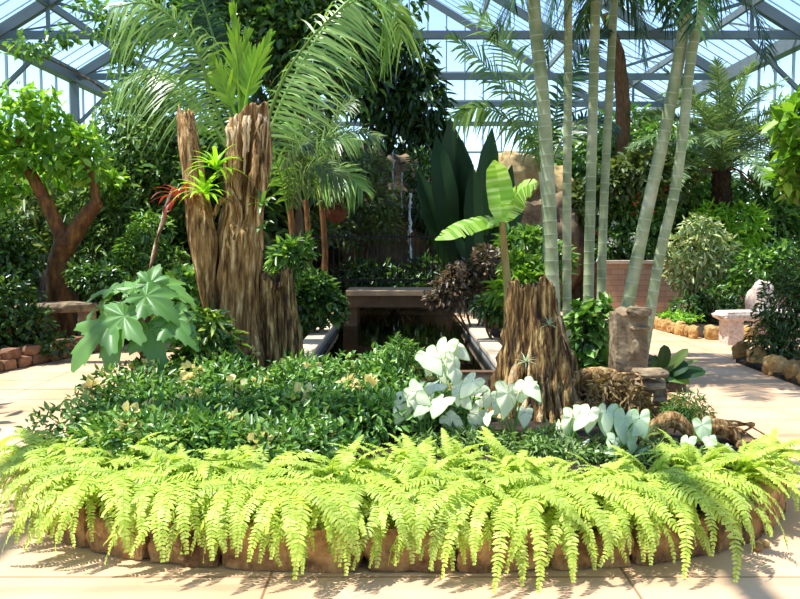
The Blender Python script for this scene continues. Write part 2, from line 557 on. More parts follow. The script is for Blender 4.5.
LM = {
    'fern': leaf_mat('lime_fern_leaf', [(162, 186, 62), (194, 212, 88), (216, 230, 124)], .42, (1.12, 1.1, .7), .5, .4, .2),
    'fernrib': flat_mat('fern_rib', (150, 170, 60)),
    'ixora': leaf_mat('glossy_green_leaf', [(40, 78, 24), (78, 124, 42), (122, 164, 70), (164, 194, 110)], .3, (1.2, 1.15, .55), .34, .6, .12),
    'dark': leaf_mat('dark_green_leaf', [(32, 56, 22), (64, 98, 40), (108, 144, 70)], .35, (1.2, 1.2, .5), .32, .6),
    'mid': leaf_mat('mid_green_leaf', [(58, 96, 38), (100, 144, 58), (150, 186, 96)], .42, (1.25, 1.2, .5), .3, .75),
    'bright': leaf_mat('bright_green_leaf', [(92, 140, 36), (136, 182, 54), (180, 214, 88)], .45, (1.2, 1.2, .5), .4),
    'olive': leaf_mat('olive_leaf', [(70, 92, 44), (104, 124, 62), (134, 150, 86)], .4, (1.2, 1.1, .6), .45),
    'palm': leaf_mat('palm_leaf', [(82, 122, 46), (124, 160, 70), (172, 200, 114)], .4, (1.25, 1.2, .5), .33, .6),
    'palmdark': leaf_mat('dark_palm_leaf', [(28, 54, 22), (44, 78, 30), (66, 104, 44)], .35, (1.25, 1.2, .5), .38),
    'palmlime': leaf_mat('young_palm_leaf', [(126, 176, 40), (160, 206, 52), (186, 222, 76)], .5, (1.15, 1.15, .5), .4),
    'date': leaf_mat('grey_green_palm_leaf', [(84, 112, 70), (116, 142, 90), (148, 168, 116)], .35, (1.2, 1.15, .6), .4),
    'vari': leaf_mat('cream_edged_leaf', [(86, 120, 56), (150, 170, 100), (206, 210, 150), (224, 224, 176)], .35, (1.1, 1.1, .7), .45),
    'bronze': leaf_mat('bronze_leaf', [(58, 46, 34), (92, 74, 56), (140, 118, 96), (80, 88, 52)], .25, (1.2, 1, .7), .4),
    'dry': leaf_mat('dry_straw_leaf', [(110, 84, 46), (150, 120, 70), (190, 162, 104)], .25, (1.1, 1, .7), .6),
    'white': leaf_mat('white_caladium_leaf', [(222, 222, 182), (238, 236, 206), (226, 228, 180)], .35, (1.05, 1.06, .85), .65, .2, .06),
    'palecal': leaf_mat('grey_white_caladium_leaf', [(160, 182, 142), (196, 208, 178), (178, 198, 150)], .35, (1.05, 1.1, .8), .65, .2, .1),
    'greenrim': leaf_mat('caladium_green_rim', [(120, 160, 80), (150, 186, 100)], .35, (1.1, 1.1, .6), .45),
    'soft': leaf_mat('soft_green_leaf', [(66, 98, 42), (116, 150, 70), (170, 196, 118)], .4, (1.15, 1.15, .6), .45),
    'speck': leaf_mat('speckled_leaf', [(40, 68, 26), (60, 92, 36), (110, 142, 54), (196, 208, 112)], .35, (1.15, 1.15, .5), .35, .6),
    'greenvein': leaf_mat('caladium_green_vein', [(170, 196, 130), (192, 210, 156)], .35, (1.1, 1.1, .6), .6, .3),
    'broad': leaf_mat('broad_green_leaf', [(74, 122, 46), (104, 150, 74), (140, 176, 106)], .42, (1.15, 1.3, .4), .42, .55, .22),
    'banana': leaf_mat('banana_leaf', [(134, 186, 52), (168, 210, 80), (206, 232, 140)], .5, (1.15, 1.15, .6), .4, .5, .1),
    'paddle': leaf_mat('dark_paddle_leaf', [(26, 54, 24), (42, 76, 34)], .35, (1.2, 1.2, .5), .5, .4),
    'red': leaf_mat('red_bract', [(110, 36, 24), (150, 52, 34), (172, 84, 50)], .35, (1.2, .9, .7), .4),
    'orange': leaf_mat('coral_flower', [(206, 92, 60), (224, 124, 84), (236, 160, 116)], .35, (1.1, .95, .8), .5),
    'yellow': leaf_mat('pale_yellow_petal', [(232, 214, 130), (242, 228, 160), (236, 208, 144)], .35, (1.1, 1.05, .8), .5, .3, .06),
    'cream': leaf_mat('cream_flower', [(230, 230, 214), (246, 244, 232)], .3, (1, 1, .9), .5),
    'airp': leaf_mat('silver_air_plant', [(170, 190, 150), (208, 222, 184)], .35, (1.05, 1.1, .8), .5),
}
BARK = surf_mat('grey_brown_bark', [(66, 48, 32), (104, 80, 56), (138, 112, 82)], 5, (3, 3, .6), .85, .6)
STUMPWOOD = surf_mat('weathered_stump_wood', [(52, 34, 18), (122, 86, 48), (174, 134, 82), (226, 196, 146)], 7, (3.4, 3.4, .36), .85, 1.0, 10, lo=.34, hi=.66)
STUMPDARK = surf_mat('dark_root_wood', [(30, 20, 11), (84, 58, 33), (146, 110, 62), (216, 180, 116)], 8, (3.6, 3.6, .4), .85, 1.0, 10, lo=.36, hi=.64)
PALEWOOD = surf_mat('pale_peeling_wood', [(128, 96, 62), (190, 158, 116), (232, 210, 172)], 9, (2, 2, .5), .85, .8, 8)
ORANGEBARK = surf_mat('orange_brown_bark', [(58, 38, 22), (112, 72, 36), (180, 120, 54)], 4, (2, 2, .8), .75, .5)
FIBRE = surf_mat('brown_fibre', [(70, 48, 30), (112, 80, 50), (146, 110, 72)], 12, (3, 3, .5), .9, .9)
DARKFIBRE = surf_mat('dark_boot_fibre', [(34, 24, 16), (62, 44, 30), (96, 72, 48)], 12, (2, 2, 1), .9, .9)
CULM = surf_mat('pale_green_culm', [(100, 116, 76), (142, 150, 110), (182, 180, 148)], 2.2, (1, 1, 1), .5, .1, 6)
CULMRING = flat_mat('pale_ring_scar', (164, 170, 138), .6)
STONE = surf_mat('ledge_stone', [(48, 34, 24), (104, 72, 46), (142, 104, 66), (172, 134, 88), (116, 88, 64)], 7, (1, 1, 1), .9, 1.0, 9, vary=.3)
GOLDSTONE = surf_mat('golden_field_stone', [(128, 92, 50), (178, 136, 80), (210, 176, 122)], 6, (1, 1, 1), .85, .7, 8, vary=.25)
REDSTONE = surf_mat('reddish_flagstone', [(88, 62, 46), (130, 94, 70), (158, 122, 92)], 4, (1, 1, 1), .85, .7, 8, vary=.22)
ROCK = surf_mat('grotto_rock', [(52, 42, 32), (92, 76, 56), (134, 112, 82)], 2, (1, 1, 1), .9, .8, 9, vary=.2)
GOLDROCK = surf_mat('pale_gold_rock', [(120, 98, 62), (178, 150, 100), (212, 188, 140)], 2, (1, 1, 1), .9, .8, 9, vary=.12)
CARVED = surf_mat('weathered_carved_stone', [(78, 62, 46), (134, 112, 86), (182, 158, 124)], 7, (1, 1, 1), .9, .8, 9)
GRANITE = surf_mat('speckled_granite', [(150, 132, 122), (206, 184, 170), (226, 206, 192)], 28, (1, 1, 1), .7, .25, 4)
COPING = surf_mat('pinkish_coping', [(186, 158, 130), (206, 180, 152), (216, 192, 166)], 5, (1, 1, 1), .8, .25, 6)
SOIL = surf_mat('dark_soil', [(30, 22, 16), (52, 40, 28), (76, 60, 42)], 14, (1, 1, 1), .95, .9, 8)
FLOOR, BRICK, WATER, GLASS = floor_mat(), brick_mat(), water_mat(), glass_mat('greenhouse_glass')
STEEL = flat_mat('grey_painted_steel', (108, 116, 118), .5, .2)
BAR = flat_mat('aluminium_bar', (168, 176, 182), .45, .4)
IRON = flat_mat('black_iron', (18, 18, 18), .5, .3)
DECK = surf_mat('tan_deck', [(168, 132, 100), (192, 158, 124)], 5, (1, 1, 1), .8, .2)
FASCIA = surf_mat('brown_fascia', [(92, 66, 46), (120, 90, 64)], 5, (1, 1, 1), .8, .2)
POOLBED = flat_mat('black_pool_lining', (26, 24, 18), .9)
FALL = leaf_mat('falling_water', [(220, 230, 236), (240, 246, 250)], .5, (1, 1, 1), .15, .8)
GRASSOUT = surf_mat('mown_grass', [(70, 96, 50), (96, 120, 64)], 3, (1, 1, 1), .95, .2)
BASKET = surf_mat('coir_basket', [(84, 44, 28), (128, 72, 46)], 20, (1, 1, 1), .95, .8)
CONC = surf_mat('grey_concrete', [(128, 126, 122), (150, 148, 142)], 3, (1, 1, 1), .85, .2)

# ------------------------------------------------------------------ the greenhouse
EX, EZ, SL = 10.0, 6.6, .6
Y0, Y1 = -10, 35
mb = MB(); mb.add([(-10.4, Y0 - .4, 0), (10.4, Y0 - .4, 0), (10.4, Y1 + .5, 0), (-10.4, Y1 + .5, 0)], [(0, 1, 2, 3)]); struct('floor', mb, FLOOR)
mb = MB(); mb.add([(-120, -60, -.06), (120, -60, -.06), (120, 160, -.06), (-120, 160, -.06)], [(0, 1, 2, 3)]); struct('ground', mb, GRASSOUT)


def roofz(x):
    return EZ + SL * (EX - abs(x))


YS = list(range(Y0, Y1 + 1, 5))
for y in YS:
    for s in (-1, 1):
        struct('roof_beam', beam(MB(), (s * EX, y, EZ - .05), (0, y, roofz(0) - .05), .18, .26), STEEL)
        struct('roof_beam', beam(MB(), (s * 8.6, y, EZ), (s * 8.6, y, roofz(8.6)), .08, .08), STEEL)
        struct('roof_beam', beam(MB(), (s * 8.4, y, EZ), (s * EX, y, EZ - 1.5), .08, .1), STEEL)
        struct('roof_beam', beam(MB(), (s * 5.9, y, EZ), (s * 8.6, y, roofz(8.6)), .06, .08), STEEL)
        struct('column', beam(MB(), (s * EX, y, 0), (s * EX, y, EZ), .2, .2), STEEL)
    struct('roof_beam', beam(MB(), (-EX, y, EZ), (EX, y, EZ), .13, .19), STEEL)
for s in (-1, 1):
    struct('roof_beam', beam(MB(), (s * EX, Y0, EZ), (s * EX, Y1, EZ), .3, .38), STEEL)
    for x in (8.6, 6.2, 3.3):
        struct('roof_beam', beam(MB(), (s * x, Y0, roofz(x) - .08), (s * x, Y1, roofz(x) - .08), .1, .18), STEEL)
    for a, b in ((15, 20), (20, 25), (25, 30), (30, 35)):
        struct('roof_beam', beam(MB(), (s * EX, a, EZ), (s * 6.2, b, roofz(6.2) - .1), .05, .05), STEEL)
struct('roof_beam', beam(MB(), (0, Y0, roofz(0)), (0, Y1, roofz(0)), .1, .2), STEEL)
for y in YS[:-1]:
    for s in (-1, 1):
        mb = MB()
        mb.add([(s * EX, y, EZ + .12), (s * EX, y + 5, EZ + .12), (0, y + 5, roofz(0) + .12), (0, y, roofz(0) + .12)], [(0, 1, 2, 3)])
        o = struct('ceiling', mb, GLASS)
        mb = MB()
        for k in range(9):
            yy = y + .28 + k * .555
            beam(mb, (s * EX, yy, EZ + .08), (0, yy, roofz(0) + .08), .018, .03)
        struct('glazing_bar', mb, BAR, parent=o)


def glass_wall(name, p, q, z1, step, hz, gable=False):
    p, q = np.array(p, float), np.array(q, float)
    mb = MB()
    up = np.array([0, 0, 1.0])
    if gable:
        c = (p + q) / 2
        mb.add([p, q, q + up * z1, c + up * roofz(0), p + up * z1], [(0, 1, 2, 3, 4)])
    else:
        mb.add([p, q, q + up * z1, p + up * z1], [(0, 1, 2, 3)])
    o = struct(name, mb, GLASS)
    L = np.linalg.norm(q - p); t = (q - p) / L
    mb = MB()
    for k in range(int(L / step) + 1):
        a = p + t * k * step
        h = roofz(a[0]) if gable else z1
        beam(mb, a, a + up * h, .06, .06)
    for z in hz:
        if gable and z > EZ:
            w = EX - (z - EZ) / SL
            beam(mb, (-w, p[1], z), (w, p[1], z), .07, .09)
        else:
            beam(mb, p + up * z, q + up * z, .07, .09)
    struct('glazing_bar', mb, BAR, parent=o)


glass_wall('wall_back', (-EX, Y1 + .15, 0), (EX, Y1 + .15, 0), EZ, .8, (1.0, 3.9, 5.4, 6.6, 7.6, 8.8), True)
glass_wall('wall_left', (-EX - .14, Y0, 0), (-EX - .14, Y1, 0), EZ, 1.0, (1.0, 3.0, 4.4))
glass_wall('wall_right', (EX + .14, Y0, 0), (EX + .14, Y1, 0), EZ, 1.0, (1.0, 3.0, 4.4))
glass_wall('wall_front', (-EX, Y0 - .15, 0), (EX, Y0 - .15, 0), EZ, 1.0, (1.0, 3.0, 6.6), True)
struct('wall_base', box(MB(), (-EX, Y1 + .2, 0), (EX, Y1 + .35, 3.9)), CONC)

# ------------------------------------------------------------------ planting beds (soil) and the island's outline
BA, BB, BCX, BCY, BE = 2.42, 2.4, .04, 6.2, 3.0


def edge_y(x, inset=0.0):
    a = min(abs((x - BCX) / (BA - inset)), .9999)
    return BCY - (BB - inset) * (1 - a ** BE) ** (1 / BE)


def outline(n, inset=0.0):
    th = np.linspace(-PI, PI, n, endpoint=False)
    c, s = np.cos(th), np.sin(th)
    return np.stack([BCX + (BA - inset) * np.sign(c) * np.abs(c) ** (2 / BE), BCY + (BB - inset) * np.sign(s) * np.abs(s) ** (2 / BE)], -1)


def soil_z(x, y):
    r = ((abs(x - BCX) / BA) ** BE + (abs(y - BCY) / BB) ** BE)
    return .17 + .07 * max(0, 1 - r)


n = 96
mb = MB(); rings = []
for ins, z in ((.1, .0), (.1, .17), (.4, .2), (.9, .23), (1.6, .24)):
    o = outline(n, ins); rings.append(np.c_[o, np.full(n, z) + RNG.normal(0, .008, n) * (z > .18)])
V = np.vstack(rings + [[(BCX, BCY, .25)]])
j = np.arange(n); j2 = (j + 1) % n
F4 = np.vstack([np.stack([i * n + j, i * n + j2, (i + 1) * n + j2, (i + 1) * n + j], -1) for i in range(4)])
mb.add(V, F4); mb.F.append((np.stack([4 * n + j, 4 * n + j2, np.full(n, 5 * n)], -1), 0))
tag(part('soil', mb, SOIL), kind='structure')


def soil_bed(pts, z):
    mb = MB(); k = len(pts)
    V = [(x, y, 0) for x, y in pts] + [(x, y, z) for x, y in pts]
    mb.add(V, [(i, (i + 1) % k, k + (i + 1) % k, k + i) for i in range(k)])
    mb.F.append((np.array([[k + i for i in range(k)]]), 0))
    tag(part('soil', mb, SOIL, smooth=False), kind='structure')


soil_bed([(1.3, 8.55), (3.0, 8.3), (3.25, 9.5), (3.0, 12.9), (1.3, 13.2)], .14)
soil_bed([(-1.3, 8.55), (-1.3, 13.2), (-2.6, 12.9), (-2.7, 8.3)], .14)
soil_bed([(-9.7, 6.0), (-5.0, 9.2), (-4.35, 11.2), (-4.0, 13.5), (-4.2, 33), (-9.7, 33)], .12)
soil_bed([(4.35, 6), (4.4, 10.4), (5.6, 11.6), (9.7, 11.8), (9.7, 6)], .05)
soil_bed([(4.95, 13.0), (4.55, 15.2), (4.4, 17.3), (9.7, 17.3), (9.7, 13.0)], .05)

# edging stones of the island
S0 = outline(1400, .02)
S0 = S0[np.argsort(np.unwrap(np.arctan2(S0[:, 1] - BCY, S0[:, 0] - BCX)))]
# walk from the rear of the left flank round the front to the rear of the right flank
ang = np.arctan2(S0[:, 1] - BCY, S0[:, 0] - BCX)
ang = np.mod(ang - math.radians(150), 2 * PI)
S0 = S0[np.argsort(ang)]
S0 = S0[np.sort(ang) < math.radians(260)]
cum = np.concatenate([[0], np.cumsum(np.linalg.norm(np.diff(S0, axis=0), axis=1))])
at, k = .1, 0
while at < cum[-1] - .2:
    ln = RNG.uniform(.28, .46)
    m_ = at + ln / 2
    p = np.array([np.interp(m_, cum, S0[:, 0]), np.interp(m_, cum, S0[:, 1])])
    q = np.array([np.interp(m_ + .05, cum, S0[:, 0]), np.interp(m_ + .05, cum, S0[:, 1])])
    rz = math.atan2(*(q - p)[::-1])
    h = RNG.uniform(.19, .235)
    loc = (p[0], p[1], 0)
    o = part('edging_stone', rock(MB(), (p[0], p[1], h / 2), (ln / 2 * 1.13, .095, h / 2 * 1.16), k * 3.1, 4, .14, 1.9, blocky=.72, rotz=rz), STONE, org=loc)
    tag(o, f'brown ledge block edging the fern bed, {WORDS[k]} from the yellow-flowered shrub side', 'stone', 'edging blocks round the fern bed')
    at += ln; k += 1

# ------------------------------------------------------------------ pool, coping, bridge, fence
mb = MB(); mb.add([(-1.05, 8.45, .01), (1.05, 8.45, .01), (1.05, 17, .01), (-1.05, 17, .01)], [(0, 1, 2, 3)]); tag(part('pool_floor', mb, POOLBED), kind='structure')
mb = MB()
gx, gy = np.meshgrid(np.linspace(-1.05, 1.05, 8), np.linspace(8.45, 17, 24), indexing='ij')
i = np.arange(7)[:, None] * 24; j = np.arange(23)[None]
mb.add(np.stack([gx, gy, np.full_like(gx, .13)], -1), np.stack([i + j, i + 24 + j, i + 25 + j, i + j + 1], -1).reshape(-1, 4))
tag(part('pool_water', mb, WATER), kind='structure')
for s, nm in ((-1, 'left'), (1, 'right')):
    lo, hi = sorted((s * 1.06, s * 1.24))
    struct('pool_wall', box(MB(), (lo, 8.45, 0), (hi, 13.3, .22)), CONC)
    for k, y in enumerate(np.arange(8.4, 13.2, .98)):
        lo, hi = sorted((s * 1.03, s * 1.28))
        o = part('coping_slab', box(MB(), (lo, y + .004, .22), (hi, y + .976, .285)), COPING, org=(s * 1.15, y, .22), smooth=False)
        bv = o.modifiers.new('edge', 'BEVEL'); bv.width = .012; bv.segments = 2
        side = 'beside the hollow stump' if s < 0 else 'beside the palm stems'
        tag(o, f'pinkish coping slab {side} of the pool, {WORDS[k]} from the fern bed', 'coping', 'coping slabs along the pool')
struct('pool_wall', box(MB(), (-1.24, 8.42, 0), (1.24, 8.56, .2)), FASCIA)
br = thing('footbridge', 'low tan footbridge crossing the far end of the dark pool', 'bridge', (0.2, 13.9, 0))
part('deck', box(MB(), (-.92, 13.5, .66), (1.75, 14.6, .74)), DECK, br, smooth=False)
part('fascia', box(MB(), (-.92, 13.55, .46), (1.75, 13.62, .66)), FASCIA, br, smooth=False)
for x in (-.85, 1.68):
    part('abutment', box(MB(), (x - .12, 13.62, 0), (x + .12, 14.5, .66)), FASCIA, br, smooth=False)
fe = thing('iron_fence', 'black iron railing with thin uprights behind the footbridge', 'fence', (.5, 14.75, 0))
fx0, fx1, fy = -1.65, 2.7, 14.75
for z in (.86, 1.66):
    part('rail', box(MB(), (fx0, fy - .015, z - .02), (fx1, fy + .015, z + .02)), IRON, fe, smooth=False)
for x in np.arange(fx0, fx1 + .01, .107):
    big = abs((x - fx0) % 1.07) < .02
    w = .034 if big else .019
    part('post' if big else 'picket', box(MB(), (x - w / 2, fy - w / 2, .0 if big else .8), (x + w / 2, fy + w / 2, 1.86 if big else 1.76)), IRON, fe, smooth=False)

# rocks of the grotto
ROCKS = [  # px, py, d, rx, ry, label, material
    (398, 262, 18.5, 60, 55, 'broad dark boulder at the foot of the waterfall grotto', ROCK),
    (352, 225, 19, 36, 80, 'tall dark rock face beside the hanging basket', ROCK),
    (400, 215, 21, 46, 50, 'tall dark rock slab that the thin waterfall runs down', ROCK),
    (455, 235, 19.5, 46, 60, 'dark rock mass behind the single banana plant', ROCK),
    (384, 168, 19.6, 14, 12, 'rounded brown boulder high on the grotto beside the waterfall', ROCK),
    (340, 165, 19.5, 20, 20, 'brown ledge rock above the hanging basket', ROCK),
    (518, 178, 18.5, 27, 26, 'sunlit golden rock high behind the banana leaves', GOLDROCK),
    (552, 188, 19, 24, 24, 'golden rock half hidden by the palm stems', GOLDROCK),
    (540, 240, 18.2, 48, 44, 'brown shaded boulder below the golden rocks', ROCK),
    (566, 245, 19.0, 22, 40, 'brown boulder between the palm stems', ROCK),
]
for i, (px, py, d, rx, ry, lb, mt) in enumerate(ROCKS):
    c = W(px, py, d)
    rz_ = M(ry, d)
    zz = c[2]
    if zz - rz_ > 0 and mt is not GOLDROCK and ry > 25:   # rock reaches down to the ground
        bot = 0.0; cz = (zz + rz_ + bot) / 2; hz = (zz + rz_ - bot) / 2
    else:
        cz, hz = zz, rz_
    o = part('boulder', rock(MB(), (c[0], c[1] + .3, cz), (M(rx, d), M(rx, d) * .7, hz), i * 5.3, 6, .35, 1.4, blocky=.25), mt, org=(c[0], c[1], 0))
    tag(o, lb, 'rock', 'rocks of the waterfall grotto')
wf = thing('waterfall', 'thin white thread of water falling down the dark grotto', 'waterfall', tuple(W(410, 262, 17.6)))
for i, (px, y0, y1, w) in enumerate(((410, 193, 262, 3.0), (393, 150, 196, 1.4), (402, 172, 215, 1.2))):
    P = [W(px + RNG.normal(0, .4), y, 17.6 + .1 * i) for y in np.linspace(y0, y1, 9)]
    part('water_strand', tube(MB(), smooth_path(P, 30), [M(w, 17.6) * .35, M(w, 17.6) * .6], 6, wob=.5), FALL, wf)

# planter and its wall
struct('planter_wall', box(MB(), (4.5, 17.6, 0), (9.8, 17.85, 1.08)), BRICK)
struct('planter_wall', box(MB(), (4.5, 17.85, 0), (4.75, 19.6, 1.08)), BRICK)
struct('planter_wall', box(MB(), (4.44, 17.54, 1.08), (9.8, 17.95, 1.15)), COPING)
soil_bed([(4.75, 17.85), (9.8, 17.85), (9.8, 26), (4.75, 26)], 1.02)

# ------------------------------------------------------------------ plants: kinds
def shrub(name, label, cat, base, blobs, n, leaf, mat, size, group=None, stems=4, bark=BARK, r=.02, droop=.3, inner=.35, flowers=None, zmin=None):
    """bushy plant: one foliage mesh, a few stems, flower clusters if it blooms"""
    t = thing(name, label, cat, tuple(base), group)
    z0 = base[2]
    part('foliage', foliage(MB(), blobs, n, leaf, size, droop, inner, zmin if zmin is not None else z0 + .02), LM[mat], t)
    ks = RNG.choice(len(blobs), min(stems, len(blobs)), replace=False)
    for k in ks:
        c = np.array(blobs[k][0], float)
        b = np.array(base) + np.array([RNG.normal(0, .04), RNG.normal(0, .04), -.03])
        mid = (b + c) / 2 + np.array([RNG.normal(0, .06), RNG.normal(0, .06), -.05])
        part('stem', tube(MB(), smooth_path([b, mid, c], 10), [r, r * .8, r * .35], 6), bark, t)
    if flowers:
        fm, cnt, fr, face = flowers
        for k in range(cnt):
            b = blobs[RNG.integers(len(blobs))]
            u = norm(np.array([RNG.normal(0, .7), -abs(RNG.normal(0, .6)) * face, abs(RNG.normal(.5, .5))]))
            p = np.array(b[0]) + u * np.array(b[1]) * 1.04
            m = 16
            q = norm(RNG.normal(size=(m, 3)) + np.array([0, -.2, .5]))
            fl = scatter(MB(), ROUND, p + q * fr * .55, q + RNG.normal(size=(m, 3)) * .4, RNG.normal(size=(m, 3)) + np.array([0, 0, .3]), RNG.uniform(.5, .9, m) * fr)
            part('flower_cluster', fl, LM[fm], t)
    return t


def pxblobs(d, L, spread=.8):
    """blobs given as seen: (px, py, rx, ry) at distance d"""
    out = []
    for b in L:
        px, py, rx, ry = b[:4]
        dd = d + (b[4] if len(b) > 4 else RNG.uniform(-.25, .25) * M(rx, d))
        out.append((W(px, py, dd), np.array([M(rx, dd), M(rx, dd) * spread, M(ry, dd)])))
    return out


def pxshrub(name, label, cat, d, L, z, n, leaf, mat, size, basepx=None, **k):
    bl = pxblobs(d, L)
    x = np.mean([b[0][0] for b in bl]) if basepx is None else W(basepx, 300, d)[0]
    return shrub(name, label, cat, (x, d, z), bl, n, leaf, mat, size, **k)


def tree(name, label, cat, trunk, tr, branches, blobs, n, leaf, mat, size, bark=BARK, group=None, droop=.35, inner=.4):
    t = thing(name, label, cat, tuple(trunk[0]), group)
    part('trunk', tube(MB(), smooth_path(trunk, 24), tr, 14, wob=.05), bark, t)
    for b, rr in branches:
        part('branch', tube(MB(), smooth_path(b, 14), rr, 9, wob=.05), bark, t)
    part('crown', foliage(MB(), blobs, n, leaf, size, droop, inner), LM[mat], t)
    return t


def auto_tree(name, label, cat, base, blobs, n, leaf, mat, size, r=.12, group=None, bark=BARK, **k):
    base = np.array(base, float)
    cs = np.array([b[0] for b in blobs])
    low = cs[cs[:, 2].argmin()]; top = cs.mean(0)
    fork = base + (top - base) * .55
    br = [([fork + (top - fork) * u, (fork + c) / 2 + np.array([0, 0, .1]), c], [r * .5, r * .35, r * .15]) for c, u in zip(cs, np.linspace(0, .5, len(cs)))]
    return tree(name, label, cat, [base - np.array([0, 0, .05]), (base + fork) / 2 + np.array([.05, 0, 0]), fork, top], [r, r * .85, r * .7, r * .35], br, blobs, n, leaf, mat, size, bark, group, **k)


# fern fronds, shared by all ferns
FERN = []
for k in range(9):
    a0, a1, L_ = [(66, -90, .68), (52, -89, .70), (70, -70, .54), (40, -84, .52), (72, -30, .46), (78, 5, .42), (60, -55, .50), (30, -80, .44), (66, -89, .70)][k]
    FERN.append(mesh('frond', frond(MB(), arc(L_, a0, a1, 12, RNG.normal(0, .06)), 42, .056, .0145, sweep=.2, lift=.05, droop=.25, start=.06,
                                    taper=.72, segs=2, rib=.0028, jit=.13, tipw=.3, rise=.5), [LM['fern'], LM['fernrib']]))


def fern(label, x, y, z, n, pool, group, sc=1.0, face=-PI / 2, spread=PI):
    t = thing('fern', label, 'fern', (x, y, z), group)
    for k in range(n):
        az = face + spread * (2 * (k + .5) / n - 1) + RNG.normal(0, .18) - PI / 2
        i = pool[RNG.integers(len(pool))]
        inst('frond', FERN[i], t, (RNG.normal(0, .035), RNG.normal(0, .035), RNG.normal(0, .012)), (0, RNG.normal(0, .22), az), sc * RNG.uniform(.82, 1.14))
    return t


xs = np.linspace(-2.2, 2.22, 17)
for k, x in enumerate(xs):
    x2 = x + RNG.normal(0, .03)
    y = edge_y(x2 * .97) + .2 + RNG.uniform(0, .06)
    n_ = math.atan2(-1.0, 1.6 * np.sign(x2) * max(0, abs(x2) - 1.4) ** 1.0 * .9)
    fern(f'lime fern arching over the kerb stones, {WORDS[k]} from the jagged-leaved plant side', x2, y + (.08 if x > 1.5 else 0), .2, 33,
         [2, 4, 5, 6, 6, 3, 1, 7] if x > 1.5 else [0, 0, 0, 1, 1, 2, 3, 8, 8, 6], 'ferns hanging over the kerb', RNG.uniform(.9, 1.12) * (.8 if x > 1.5 else .85 if x < -1.8 else 1), n_, 1.75)
for k, x in enumerate(np.linspace(-1.98, 2.05, 14)):
    x2 = x + RNG.normal(0, .05)
    fern(f'lime fern just behind the kerb ferns, {WORDS[k]} from the jagged-leaved plant side', x2, edge_y(x2 * .96) + .47 + RNG.uniform(-.05, .08), .21, 22,
         [2, 4, 5, 6, 6, 3, 4], 'ferns of the second row', RNG.uniform(.85, 1.05) * (.78 if x > .6 else 1))
ix = 0
for x, dy in ((-1.9, .78), (-.95, .72), (.0, .76), (.35, .84), (.66, .68)):
    fern(f'small upright lime fern behind both fern rows, {WORDS[ix]} from the hollow stump side', x, edge_y(x * .96) + dy, .22, 14,
         [4, 5, 5, 2, 6], 'small ferns behind the fern rows', RNG.uniform(.7, .9)); ix += 1

# yellow-flowered shrubs carpeting the island's left half
IX = [(-2.02, 5.35, .42, .19), (-1.62, 4.95, .40, .18), (-1.1, 4.92, .38, .18), (-.58, 4.98, .40, .18), (-1.95, 6.0, .45, .23), (-1.4, 5.62, .45, .22),
      (-.85, 5.6, .45, .22), (-.3, 5.6, .42, .20), (-2.0, 6.75, .45, .27), (-1.4, 6.45, .45, .26), (-.8, 6.35, .45, .27), (-.25, 6.35, .42, .25),
      (-.15, 6.95, .35, .24), (-1.75, 7.35, .40, .26), (.12, 5.75, .3, .17)]
for k, (x, y, r, h) in enumerate(IX):
    z = soil_z(x, y)
    bl = [((x + RNG.normal(0, r * .35), y + RNG.normal(0, r * .35), z + h * RNG.uniform(.55, .95)), (r * RNG.uniform(.55, .75), r * RNG.uniform(.55, .75), h * RNG.uniform(.6, .85))) for _ in range(6)]
    shrub('flowering_shrub', f'glossy shrub with pale yellow flower heads, {WORDS[k]} from the kerb ferns back to the stump', 'shrub', (x, y, z), bl, 1450, IXLEAF, 'ixora', (.05, .085),
          'yellow-flowered shrubs before the hollow stump', 4, r=.012, droop=.05, flowers=('yellow', int(RNG.integers(2, 4)), .085, .5))

# ------------------------------------------------------------------ the two stumps
b = W(243, 374, 7.5); b[2] = .2
st = thing('hollow_stump', 'tall weathered hollow tree stump with bromeliads growing on it', 'stump', tuple(b))
p = lambda px, py, d=7.5: W(px, py, d)
part('trunk', ridged(MB(), [b - [0, 0, .05], p(236, 345), p(234, 300), p(238, 250), p(244, 205), p(248, 160), p(249, 112)], [.30, .26, .245, .23, .175, .215, .165],
                     96, 96, .26, 2.5, .35, .06, .2, 2.0, .12, slot=(.15, .42, .56, .95, .85), tilt=.10), STUMPWOOD, st)
part('side_trunk', ridged(MB(), [p(214, 330, 7.35), p(207, 285, 7.3), p(203, 240, 7.3), p(195, 185, 7.4), p(188, 140, 7.45), p(185, 114, 7.5)], [.05, .075, .125, .10, .09, .075],
                          48, 56, .24, 2.6, .5, .12, .12, 6.0), STUMPWOOD, st)
part('buttress', ridged(MB(), [np.array([*p(281, 374, 7.55)[:2], .15]), p(282, 350, 7.55), p(280, 325, 7.55), p(278, 300, 7.55), p(277, 274, 7.55)], [.21, .19, .175, .16, .14],
                          64, 56, .34, 2.6, .4, .16, .3, 11.0, .1, slot=(.2, .5, .1, .92, .5)), STUMPDARK, st)
for P, r in (([p(228, 175, 7.27), p(230, 190, 7.2), p(238, 205, 7.15), p(240, 222, 7.17), p(234, 240, 7.18)], .022),
             ([p(256, 140, 7.3), p(255, 165, 7.25), p(250, 190, 7.2), p(246, 215, 7.2)], .03),
             ([p(238, 150, 7.25), p(236, 175, 7.22), p(240, 200, 7.2)], .035),
             ([p(262, 150, 7.35), p(264, 185, 7.3), p(258, 215, 7.3), p(262, 250, 7.3)], .035),
             ([p(214, 215, 7.2), p(222, 200, 7.18), p(232, 208, 7.15), p(226, 235, 7.18), p(221, 270, 7.2)], .022)):
    part('root', tube(MB(), smooth_path(P, 20), [r, r * 1.1, r * .6], 8, wob=.12), STUMPWOOD, st)

